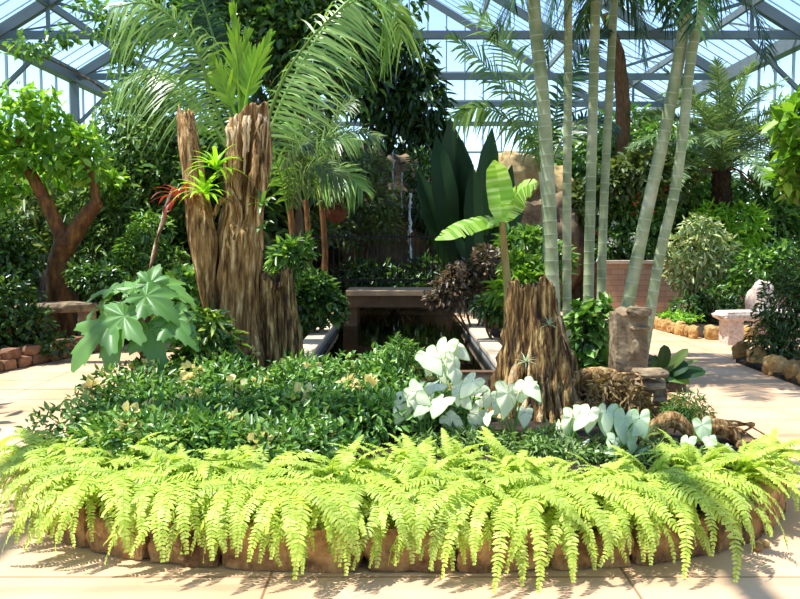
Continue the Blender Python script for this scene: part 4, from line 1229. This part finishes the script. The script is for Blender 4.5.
# clump palm between the stump and the grotto
E_ = dict(n=40, length=.5, width=.03, sweep=.6, lift=.08, droop=.5, rib=.012, m='olive', segs=3, start=.12)
for lb, bx, d, fr in (
    ('slim clump palm behind the hollow stump, its canes bare below', 306, 12.2,
     [[(306, 200), (296, 160), (282, 135), (262, 128)], [(307, 198), (314, 160), (330, 138), (356, 140)], [(306, 200), (300, 170), (290, 150), (280, 165)], [(307, 200), (322, 178), (345, 172), (362, 190)], [(306, 200), (306, 160), (310, 128), (320, 105)]]),
    ('slim clump palm next to the hanging basket', 322, 13.4,
     [[(320, 185), (330, 150), (350, 132), (378, 136)], [(320, 185), (312, 150), (300, 128), (284, 124)], [(320, 185), (326, 140), (338, 112), (352, 100)]]),
    ('slim clump palm close against the buttress of the hollow stump', 290, 11.0,
     [[(288, 215), (300, 180), (318, 165), (340, 175)], [(288, 215), (280, 175), (270, 150), (258, 140)], [(288, 215), (290, 180), (298, 150), (310, 140)]])):
    g0 = W(bx, 300, d); g0[2] = .05
    palm('clump_palm', lb, 'palm', [g0, W(bx + 3, 255, d), W(bx, 205, d) if d < 12 else W(fr[0][0][0], fr[0][0][1], d)], [.06, .05, .04],
         [(pf(f, [d, d - .2, d - .4, d - .5]), dict(E_, up=((-.3 if f[-1][0] > f[0][0] else .3), -.6, .7), m=('olive', 'palm')[i % 2])) for i, f in enumerate(fr)], ORANGEBARK)

# ------------------------------------------------------------------ big-leaved plants before the grotto
t = thing('heliconia', 'tall clump of dark paddle leaves to the rear of the banana plant', 'heliconia', tuple(np.array([*W(468, 300, 15.5)[:2], .05])))
for (a, b_), (c, e), w, mt in (((462, 270), (450, 118), .62, 'paddle'), ((470, 270), (474, 170), .42, 'paddle'), ((478, 270), (484, 150), .5, 'paddle'), ((455, 270), (436, 135), .5, 'paddle'),
                               ((484, 270), (512, 165), .42, 'paddle'), ((450, 275), (418, 170), .42, 'paddle'), ((474, 270), (492, 128), .5, 'paddle'), ((466, 270), (462, 140), .5, 'paddle'), ((488, 275), (522, 200), .4, 'paddle')):
    d = 15.5 + RNG.uniform(-.4, .5)
    A, E = W(a, b_, d), W(c, e, d - .2); A0 = np.array([*W(468 + (a - 468) * .5, 300, d)[:2], .05])
    part('leaf', strap(MB(), [A0, A, (A + E) / 2 + [0, -.15, .05], E], w, (RNG.normal(0, .35), -1, .2), .2, ((0, .03), (.35, .08), (.5, .7), (.7, 1), (.88, .7), (1, .05)), 26), LM[mt], t)
t = thing('paddle_plant', 'single smooth upright dark green leaf beside the banana leaf', 'plant', tuple(np.array([*W(474, 300, 13.4)[:2], .1])))
q = lambda px, py, d=13.4: W(px, py, d)
for (a, b_), (c, e), w in (((474, 240), (473, 168), .34), ((470, 262), (455, 235), .2), ((478, 262), (488, 240), .2)):
    part('leaf', strap(MB(), [np.array([*q(474, 300)[:2], .1]), q(474, 290), q(a, b_), q(c, e)], w, (0, -1, .1), .12, ((0, .08), (.45, .12), (.6, .85), (.8, 1), (.93, .7), (1, .1)), 22), LM['paddle'], t)

# ------------------------------------------------------------------ trees
def tr_px(name, label, cat, d, L, basepx, n, leaf, mat, size, r=.12, z=0.05, **k):
    return auto_tree(name, label, cat, (W(basepx, 300, d)[0], d, z), pxblobs(d, L), n, leaf, mat, size, r, **k)


tr_px('broadleaf_tree', 'tall dark-leaved tree towering behind the coconut palm', 'tree', 14.2,
      [(215, 25, 42, 34), (252, 45, 50, 48), (300, 30, 46, 42), (335, 62, 44, 46), (292, 92, 44, 40), (345, 18, 40, 34), (250, 0, 50, 30), (300, -20, 60, 36), (385, 10, 34, 26), (200, -15, 60, 46, 3.2), (262, -8, 60, 50, 4.0), (325, -22, 56, 44, 4.2), (290, 30, 50, 40, 3.6)], 296, 8200, OVATE, 'dark', (.15, .24), .16)  # the crown lumps set far back are added to shade the grotto
tr_px('broadleaf_tree', 'dark glossy tree with drooping leaves above the waterfall', 'tree', 22.4,
      [(392, 62, 40, 34), (418, 100, 26, 32), (385, 100, 30, 28), (360, 84, 26, 26), (372, 40, 30, 28), (432, 128, 16, 18), (402, 140, 30, 20)], 380, 3000, LANCE, 'dark', (.28, .46), .14, droop=.8)
# the tree with the forked orange-brown trunk
d = 12.0
t0 = np.array([*W(58, 275, d)[:2], .08])
q = lambda px, py, d=12.0: W(px, py, d)
tree('forked_tree', 'leafy light green tree with a forked orange-brown trunk', 'tree', [t0, q(58, 278), q(60, 258), q(68, 240)], [.2, .17, .16, .17],
     [([q(66, 246), q(56, 222), q(44, 198), q(30, 172)], [.14, .11, .1, .08]), ([q(68, 244), q(78, 228), q(88, 214), q(98, 202)], [.16, .13, .12, .09]),
      ([q(30, 174), q(20, 150), q(18, 125)], [.07, .05, .03]), ([q(97, 204), q(90, 170), q(70, 135)], [.07, .05, .03])],
     pxblobs(d, [(18, 122, 26, 14), (52, 130, 26, 16), (8, 158, 28, 16), (46, 160, 30, 15), (86, 168, 22, 14), (22, 178, 26, 10, 1.1), (84, 142, 18, 12), (-6, 196, 20, 14), (42, 104, 18, 10), (108, 184, 16, 10, 1.0), (62, 176, 20, 8, 1.2), (18, 95, 20, 8), (-15, 140, 26, 30)]),
     1900, OVATE, 'bright', (.12, .2), ORANGEBARK, droop=.3)
tr_px('fine_leaved_tree', 'fine-leaved green tree rising between the forked tree and the coconut palm', 'tree', 13.6,
      [(118, 120, 22, 20), (145, 140, 26, 24), (172, 120, 22, 26), (160, 175, 26, 22), (125, 165, 22, 20), (185, 160, 18, 22), (150, 95, 24, 20), (110, 195, 22, 18), (180, 200, 20, 18), (140, 205, 24, 16)], 150, 4200, OVATE, 'soft', (.08, .15), .08)
tr_px('fine_leaved_tree', 'fine-leaved tree filling the view to the left of the hanging vine', 'tree', 15.5,
      [(70, 215, 30, 26), (105, 215, 26, 22), (30, 225, 30, 28), (130, 235, 22, 20), (85, 190, 26, 18)], 90, 2200, OVATE, 'soft', (.09, .16), .07)
# greenery along the left path
pxshrub('dark_shrub', 'dark leafy shrub filling the bed behind the reddish edging stones', 'shrub', 10.4, [(4, 305, 30, 36), (30, 328, 22, 22), (8, 340, 30, 22), (-20, 320, 34, 40), (55, 345, 20, 12)], .1, 2600, OVATE, 'dark', (.07, .12), basepx=15, stems=5)
pxshrub('dark_shrub', 'tall dark shrub below the forked tree at the side of the boulder', 'shrub', 11.4, [(2, 240, 24, 26), (14, 262, 20, 22), (-14, 260, 28, 40), (8, 285, 24, 22)], .1, 1900, OVATE, 'dark', (.09, .15), basepx=12, stems=5)
pxshrub('leafy_shrub', 'mid green leafy shrub in the fork of the orange-brown trunk', 'shrub', 13.2, [(115, 235, 26, 24), (95, 255, 24, 22), (130, 215, 24, 22), (75, 215, 22, 20), (110, 190, 26, 20)], .1, 1900, LANCE, 'soft', (.12, .2), stems=5)
pxshrub('leafy_shrub', 'mid green narrow-leaved shrub beside the hanging vine', 'shrub', 12.6, [(140, 250, 20, 20), (165, 262, 20, 18), (120, 272, 20, 14), (150, 230, 18, 18)], .1, 1300, LANCE, 'mid', (.1, .17), stems=4)
pxshrub('dark_shrub', 'small dark shrub behind the jagged-leaved plant', 'shrub', 11.6, [(100, 282, 24, 16), (125, 290, 18, 12), (82, 275, 14, 12)], .1, 1000, OVATE, 'dark', (.08, .13), stems=4)
pxshrub('leafy_shrub', 'glossy shrub at the base of the hollow stump towards the left path', 'shrub', 9.6, [(185, 290, 20, 20), (175, 310, 18, 16), (198, 305, 14, 16)], .12, 900, OVATE, 'mid', (.09, .14), stems=4)
pxshrub('dark_shrub', 'dark glossy shrub between the hollow stump and the railing', 'shrub', 11.4, [(300, 302, 22, 24), (326, 306, 15, 18), (292, 320, 18, 20), (312, 286, 18, 14), (338, 310, 8, 12)], .14, 1900, OVATE, 'dark', (.09, .15), basepx=305, stems=5)
pxshrub('leafy_shrub', 'narrow-leaved shrub at the buttress of the hollow stump', 'shrub', 10.2, [(286, 258, 14, 16), (298, 252, 13, 14), (282, 280, 14, 18)], .14, 700, LANCE, 'mid', (.11, .18), stems=4)
pxshrub('bronze_shrub', 'bronze-leaved shrub drooping over the bridge end of the pool', 'shrub', 12.2, [(455, 290, 22, 18), (475, 282, 20, 18), (442, 298, 14, 10), (490, 296, 16, 14), (462, 275, 16, 12), (488, 262, 14, 14)], .14, 1600, OVATE, 'bronze', (.08, .14), basepx=476, stems=5)
pxshrub('leafy_shrub', 'bright green leafy shrub right behind the banana stem', 'shrub', 10.4, [(528, 282, 22, 18), (510, 292, 16, 14), (540, 296, 14, 12), (520, 265, 14, 12)], .14, 900, LANCE, 'bright', (.12, .22), stems=4)
pxshrub('leafy_shrub', 'dark spiky shrub in the shade below the golden rocks', 'shrub', 13, [(530, 250, 24, 20), (552, 262, 18, 18), (512, 245, 14, 14)], .1, 1000, LANCE, 'mid', (.14, .24), stems=4)
pxshrub('leafy_shrub', 'low dark green shrub along the pool coping beside the bronze shrub', 'shrub', 10.6, [(500, 312, 16, 10), (484, 306, 12, 8), (516, 322, 14, 8)], .14, 600, OVATE, 'dark', (.07, .12), stems=3)
pxshrub('grotto_fern', 'dark leafy plant at the foot of the waterfall', 'plant', 17.0, [(375, 276, 30, 12), (432, 272, 28, 14), (405, 284, 30, 8), (360, 276, 24, 14)], .05, 1000, LANCE, 'dark', (.14, .26), stems=4)
pxshrub('grotto_fern', 'dark leafy plant hanging on the rock beside the waterfall', 'plant', 18.2, [(430, 170, 22, 18), (425, 200, 20, 22), (440, 225, 22, 18)], .05, 1100, LANCE, 'dark', (.14, .24), stems=3)
pxshrub('creeper', 'olive creeper over the rock ledge above the hanging basket', 'creeper', 17.6, [(360, 165, 28, 14), (375, 200, 24, 24), (352, 230, 20, 20), (385, 225, 18, 18)], .05, 1500, OVATE, 'olive', (.1, .16), stems=3)
# right side
pxshrub('flowering_bush', 'coral-flowered bush in the brick planter behind the leaning palm stem', 'shrub', 18.6, [(625, 215, 22, 22), (645, 235, 20, 20), (610, 240, 18, 18), (660, 205, 18, 20)], 1.02, 1500, OVATE, 'mid', (.12, .2), stems=4, flowers=('orange', 12, .16, 1.0))
pxshrub('flowering_bush', 'white-flowered dark bush at the corner of the brick planter', 'shrub', 18.2, [(622, 240, 18, 16), (640, 248, 14, 12), (608, 250, 12, 10)], 1.02, 900, OVATE, 'dark', (.1, .16), stems=3, flowers=('cream', 7, .09, 1.0))
pxshrub('variegated_shrub', 'cream variegated shrub standing in front of the brick planter', 'shrub', 15.8, [(690, 250, 22, 20), (705, 272, 24, 20), (682, 272, 20, 16), (718, 252, 18, 18), (700, 230, 18, 14), (722, 285, 14, 12)], .12, 1900, LANCE, 'vari', (.12, .2), basepx=698, stems=6, r=.025)
pxshrub('leafy_shrub', 'yellow-green leafy bush at the foot of the feathery palm', 'shrub', 18.3, [(712, 222, 20, 16), (745, 225, 20, 18), (730, 240, 22, 14)], 1.02, 1200, LANCE, 'bright', (.16, .26), stems=4)
pxshrub('leafy_shrub', 'tall green bush between the feathery palm and the glass side wall', 'shrub', 18.8, [(770, 225, 26, 24), (790, 245, 22, 22), (760, 248, 20, 16), (795, 215, 20, 22), (772, 182, 16, 26), (788, 152, 12, 28), (756, 196, 16, 18), (782, 122, 10, 22)], 1.02, 3400, LANCE, 'mid', (.16, .26), stems=4)
pxshrub('leafy_shrub', 'loose green shrub in front of the planter wall behind the stone bench', 'shrub', 15.2, [(755, 270, 22, 20), (780, 265, 22, 22), (738, 290, 14, 14), (795, 280, 18, 20)], .12, 1600, OVATE, 'mid', (.1, .17), stems=5)
pxshrub('dark_shrub', 'dense dark shrub hiding the far end of the stone bench', 'shrub', 10.1, [(786, 304, 26, 28), (800, 277, 22, 24), (768, 334, 18, 22), (790, 345, 26, 24), (820, 310, 30, 40), (778, 362, 18, 10)], .12, 3200, LANCE, 'dark', (.07, .12), basepx=792, stems=6)
pxshrub('leafy_shrub', 'dark bush at the foot of the variegated shrub', 'shrub', 15.0, [(690, 308, 18, 12), (712, 302, 16, 14), (728, 310, 12, 10)], .12, 900, LANCE, 'dark', (.1, .18), stems=4)
pxshrub('edging_plant', 'low bright green tuft behind the golden edging stones', 'plant', 14.6, [(672, 320, 14, 7), (690, 323, 14, 7), (706, 328, 12, 6)], .12, 600, LANCE, 'bright', (.09, .15), stems=3, r=.008)
tr_px('broadleaf_tree', 'bright large-leaved tree leaning in above the dark shrub by the bench', 'tree', 11.2, [(794, 125, 18, 14), (802, 155, 20, 14), (790, 182, 12, 9), (822, 110, 26, 24), (822, 180, 24, 20)], 822, 560, OVATE, 'bright', (.2, .34), .09, z=.12)
pxshrub('leafy_shrub', 'pale green bush seen between the ringed stems below the fibrous trunk', 'shrub', 18.5, [(640, 175, 26, 24), (612, 190, 22, 24), (668, 180, 22, 24), (590, 200, 18, 20)], 1.0, 1700, OVATE, 'olive', (.16, .26), stems=4)

# climbing vine on the roof steel, top left
v = thing('climbing_vine', 'sparse green vine trailing over the grey roof beams', 'vine', tuple(W(100, 100, 19.6)))
part('foliage', foliage(MB(), pxblobs(19.4, [(30, 48, 26, 10), (62, 36, 16, 12), (105, 28, 22, 14), (128, 45, 18, 16), (150, 25, 26, 18), (92, 8, 20, 8), (122, 70, 16, 18), (118, 98, 16, 12)]), 620, OVATE, (.16, .26), .5, .8), LM['mid'], v)
for P in ([(120, 103), (90, 80), (50, 60), (12, 46)], [(120, 103), (125, 70), (110, 35), (90, 5)], [(122, 100), (140, 60), (150, 30), (165, 5)]):
    part('stem', tube(MB(), smooth_path(pf(P, 19.6), 20), [.03, .015], 6), BARK, v)
v = thing('hanging_vine', 'pale twisted bare vine hanging beside the hollow stump', 'vine', tuple(W(152, 274, 10.6)))
part('stem', tube(MB(), smooth_path(pf([(150, 276), (153, 255), (158, 236), (162, 222), (166, 205), (172, 190)], 10.6), 40), [.024, .02, .02, .015], 8, wob=.14), surf_mat('pale_vine_bark', [(176, 152, 116), (224, 204, 168)], 8), v)
part('stem', tube(MB(), smooth_path(pf([(148, 276), (156, 250), (157, 238), (165, 220), (163, 206)], 10.58), 40), [.02, .018], 7, wob=.14), BARK, v)

# thickets along the back and sides: three kinds of tree, copied
def far_proto(k, mat, leaf, size):
    h = (3.4, 4.6, 3.0, 5.4)[k]
    bl = [((RNG.normal(0, .75), RNG.normal(0, .6), h * RNG.uniform(.25, .85)), (RNG.uniform(.6, 1.0), RNG.uniform(.6, .9), RNG.uniform(.45, .8))) for _ in range(9)]
    cr = mesh('crown', foliage(MB(), bl, 2300, leaf, size, .4, .4, .05), LM[mat])
    tk = mesh('trunk', tube(MB(), smooth_path([(0, 0, -.05), (.08, 0, h * .35), (0, .05, h * .7)], 14), [.11, .09, .05], 10, wob=.06), BARK)
    return cr, tk


FAR = [far_proto(0, 'mid', OVATE, (.2, .32)), far_proto(1, 'dark', OVATE, (.22, .34)), far_proto(2, 'olive', LANCE, (.26, .42)), far_proto(3, 'mid', LANCE, (.28, .46))]
KIND = ['mid green tree', 'dark-leaved tree', 'olive-leaved bush', 'tall green tree']


def far(k, px, d, z, sc, where, group):
    x = float(np.clip(W(px, 240, d)[0], -9.5 + 2.2 * sc, 9.5 - 2.2 * sc))
    t = thing('background_tree', f'{KIND[k]} in {where}', 'tree', (x, d, z), group)
    rz = RNG.uniform(0, 2 * PI)
    inst('crown', FAR[k][0], t, (0, 0, 0), (0, 0, rz), sc); inst('trunk', FAR[k][1], t, (0, 0, 0), (0, 0, rz), sc)


for k, px, d, sc in ((1, 20, 16.5, .9), (0, 60, 20, .9), (3, 140, 17, .82), (1, 175, 15.8, .85), (0, 120, 23, 1.0), (1, 95, 28, 1.1), (0, 150, 27, 1.25), (3, 185, 24, .95), (0, 205, 19, 1.1), (2, 100, 17, .9), (2, 30, 14.2, .8), (1, 215, 14.5, .85), (2, 165, 19.5, 1.2), (0, 15, 22, 1.0)):
    far(k, px, d, .1, sc, 'the thicket between the forked tree and the hollow stump', f'{KIND[k]}s of the thicket behind the forked tree')
for i, (x, y, k, sc) in enumerate(((-7.7, 6.6, 3, .9), (-7.7, 9.3, 1, .8))):  # out of view on the left, added to shade the bed and bench
    t = thing('background_tree', ('unseen tall green tree added to shade the bed behind the reddish edging stones', 'unseen dark-leaved tree added at the glass wall to shade the dark shrub bed')[i], 'tree', (x, y, .1))
    inst('crown', FAR[k][0], t, (0, 0, 0), (0, 0, i * 2.0), sc); inst('trunk', FAR[k][1], t, (0, 0, 0), (0, 0, i * 2.0), sc)
for k, px, d, sc in ((0, 255, 21, 1.1), (1, 290, 19, 1.1), (2, 275, 16, 1.0), (1, 330, 22.5, 1.1), (2, 330, 20.5, 1.2), (1, 365, 24.5, 1.05), (3, 405, 25, .85), (1, 440, 23.5, .95), (1, 480, 24, .8), (0, 505, 27, 1.05), (2, 540, 22.5, 1.0), (2, 575, 24, 1.1)):
    far(k, px, d, .05, sc, 'the greenery behind the grotto rocks', f'{KIND[k]}s behind the grotto rocks')
for k, px, d, sc, z in ((3, 585, 22.5, .8, 1.0), (3, 640, 21.5, .75, 1.0), (3, 690, 24, .9, 1.0), (3, 745, 24.5, .85, 1.0), (1, 775, 23, .95, 1.0), (0, 610, 20.6, .95, 1.0), (2, 650, 24, 1.2, 1.0), (0, 690, 22.5, .9, 1.0), (2, 735, 23.5, 1.0, 1.0), (0, 640, 29, 1.3, .05), (1, 700, 30, 1.1, .05), (0, 765, 21.5, .85, 1.0), (2, 600, 30, 1.4, .05), (0, 560, 30, 1.3, .05)):
    far(k, px, d, z, sc, 'the thicket beyond the brick planter', f'{KIND[k]}s beyond the brick planter')

# ------------------------------------------------------------------ benches, boulders, basket, edging of the side beds
def bench(label, px, py, d, ln, yaw, dep=.42, mt=GRANITE):
    c = W(px, py, d)
    o = np.array([c[0], c[1], 0])
    t = thing('stone_bench', label, 'bench', (c[0], c[1], .0))
    h = c[2]
    part('seat', rock(MB(), (c[0], c[1], h - .06), (ln / 2 * 1.14, dep / 2 * 1.2, .085), px * .1, 6, .05, 3, blocky=.6, rotz=yaw), mt, t)
    for s in (-1, 1):
        x = c[0] + math.cos(yaw) * s * ln * .33; y = c[1] + math.sin(yaw) * s * ln * .33
        part('pedestal', rock(MB(), (x, y, (h - .1) / 2), (.145, dep * .4, (h - .08) / 2 * 1.16), px + s, 4, .03, 2, blocky=.9, rotz=yaw), mt, t)
    return t


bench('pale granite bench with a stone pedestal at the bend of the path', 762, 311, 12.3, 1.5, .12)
bench('shaded grey stone bench beside the boulder under the forked tree', 58, 303, 11.3, 1.15, .35, mt=CARVED)  # darker stone than the granite bench, shade put into its colour
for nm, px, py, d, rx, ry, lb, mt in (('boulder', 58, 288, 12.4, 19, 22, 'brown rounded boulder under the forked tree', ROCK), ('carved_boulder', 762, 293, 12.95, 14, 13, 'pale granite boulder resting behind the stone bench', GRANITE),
                                      ('boulder', 148, 270, 13.4, 12, 14, 'small pale boulder at the foot of the hanging vine', GOLDROCK)):
    c = W(px, py, d); zt = c[2] + M(ry, d)
    o = part(nm, rock(MB(), (c[0], c[1], zt / 2), (M(rx, d), M(rx, d) * .9, zt / 2), px, 5, .22, 1.5, blocky=.35), mt, org=(c[0], c[1], 0)); tag(o, lb, 'rock')
hb_ = W(336, 212, 13.0)
t = thing('hanging_basket', 'round brown hanging basket with trailing green plant near the railing', 'hanging basket', tuple(hb_))
part('basket', rock(MB(), hb_, (M(11, 13), M(11, 13), M(11, 13)), 3.1, 4, .05, 3), BASKET, t)
part('plant', foliage(MB(), [(hb_ + [0, 0, .2], (.24, .24, .14)), (hb_ + [0, 0, .3], (.18, .18, .14))], 240, LANCE, (.12, .2), .6, .5), LM['olive'], t)
for s in (-1, 0, 1):
    part('chain', tube(MB(), smooth_path([hb_ + [s * .14, .05 * s, .1], hb_ + [0, 0, .8]], 4), [.006, .006], 5), IRON, t)
part('hook_wire', tube(MB(), smooth_path([hb_ + [0, 0, .8], [hb_[0], hb_[1], roofz(hb_[0]) - .05]], 4), [.006, .006], 5), IRON, t)

k = 0
for row, z in ((0, .07), (1, .19)):
    for i, u in enumerate(np.linspace(0, 1, 11) if row == 0 else np.linspace(.05, .95, 8)):
        a = np.array([-5.15, 8.75]) * (1 - u) + np.array([-4.42, 11.3]) * u
        o = part('edging_stone', rock(MB(), (a[0] - .03 * row, a[1], z), (RNG.uniform(.12, .17), .10, .075), k * 2.7 + 50, 3, .16, 1.6, blocky=.6, rotz=1.29 + RNG.normal(0, .12)), REDSTONE, org=(a[0], a[1], 0))
        tag(o, f'reddish flat stone stacked along the shaded bed, {("lower", "upper")[row]} course, {WORDS[i]} from the front', 'stone', 'reddish edging stones'); k += 1
for i, u in enumerate(np.linspace(0, 1, 15)):
    a = np.array([4.52, 15.2]) * (1 - u) + np.array([4.78, 12.95]) * u
    o = part('edging_stone', rock(MB(), (a[0], a[1], .1), (RNG.uniform(.06, .1), RNG.uniform(.075, .1), RNG.uniform(.09, .14)), i * 3.3 + 90, 3, .3, 1.8, blocky=.3, rotz=RNG.uniform(0, 3)), GOLDSTONE, org=(a[0], a[1], 0))
    tag(o, f'golden rough stone along the bed before the brick planter, {WORDS[14 - i]} from the bench', 'stone', 'golden edging stones')
for i, (x, y) in enumerate(((5.05, 12.85), (5.32, 12.82), (5.6, 12.84))):
    o = part('edging_stone', rock(MB(), (x, y, .1), (.14, .12, .13), i * 3.3 + 190, 3, .2, 1.6, blocky=.4, rotz=i), GOLDSTONE, org=(x, y, 0))
    tag(o, f'orange rough stone tucked beside the bench pedestal, {WORDS[i]} from the corner', 'stone', 'golden edging stones')
for i, (px, py, d) in enumerate(((774, 376, 9.4), (793, 382, 9.0), (757, 370, 10.1), (811, 390, 8.6), (741, 362, 10.7))):
    c = W(px, py, d)
    o = part('edging_stone', rock(MB(), (c[0], c[1], .11), (.13, .11, .14), i * 4.3 + 290, 4, .3, 1.8, blocky=.25, rotz=i), GOLDSTONE, org=(c[0], c[1], 0))
    tag(o, ('yellowish stone below the dark shrub, under its middle', 'yellowish stone below the dark shrub, second towards the camera', 'yellowish stone below the dark shrub, next one towards the bench',
            'yellowish stone below the dark shrub, foremost', 'yellowish stone below the dark shrub, closest to the bench')[i], 'stone', 'stones below the dark shrub')
for i, (px, py) in enumerate(((757, 557), (764, 551))):
    c = W(px, py, 4.02 + .05 * i)
    o = part('pebble', rock(MB(), (c[0], c[1], .02), (.03, .022, .022), i + 7.7, 3, .15, 1.5), GOLDSTONE, org=(c[0], c[1], 0))
    tag(o, ('pale pebble lying on the path by the kerb stones', 'smaller pebble beside the pale pebble by the kerb stones')[i], 'pebble')

# ------------------------------------------------------------------ light and camera
sun = bpy.data.lights.new('sun', 'SUN'); sun.energy = 5.2; sun.angle = math.radians(.53); sun.color = (1, .95, .86)
so = bpy.data.objects.new('sun', sun); C.objects.link(so)
SUN = Vector((-.42, -.05, .90)).normalized()
so.rotation_euler = (-SUN).to_track_quat('-Z', 'Y').to_euler()
so.location = SUN * 40
so['kind'] = 'helper'
w = bpy.data.worlds.new('sky'); bpy.context.scene.world = w; w.use_nodes = True
nt = w.node_tree; bg = nt.nodes['Background']
sky = nt.nodes.new('ShaderNodeTexSky'); sky.sky_type = 'NISHITA'; sky.sun_disc = False
sky.sun_elevation = math.asin(SUN.z); sky.sun_rotation = math.atan2(SUN.x, SUN.y); sky.air_density = 1.0; sky.dust_density = .3; sky.ozone_density = 2.0
mx = nt.nodes.new('ShaderNodeMix'); mx.data_type = 'RGBA'; mx.blend_type = 'MULTIPLY'; mx.inputs[0].default_value = 1
mx.inputs[7].default_value = (.98, .98, .97, 1)
nt.links.new(sky.outputs[0], mx.inputs[6]); nt.links.new(mx.outputs[2], bg.inputs['Color']); bg.inputs['Strength'].default_value = .2

cam = bpy.data.cameras.new('camera'); cam.lens = 36.0; cam.sensor_width = 36.0; cam.clip_end = 400
co = bpy.data.objects.new('camera', cam); C.objects.link(co)
co.location = (0, 0, CAM_H); co.rotation_euler = (PI / 2 - PITCH, 0, 0)
sc = bpy.context.scene
sc.camera = co
sc.view_settings.view_transform = 'Standard'; sc.view_settings.look = 'None'; sc.view_settings.gamma = 1.0
sc.view_settings.exposure = 0.98
sc.cycles.max_bounces = 8; sc.cycles.transparent_max_bounces = 16
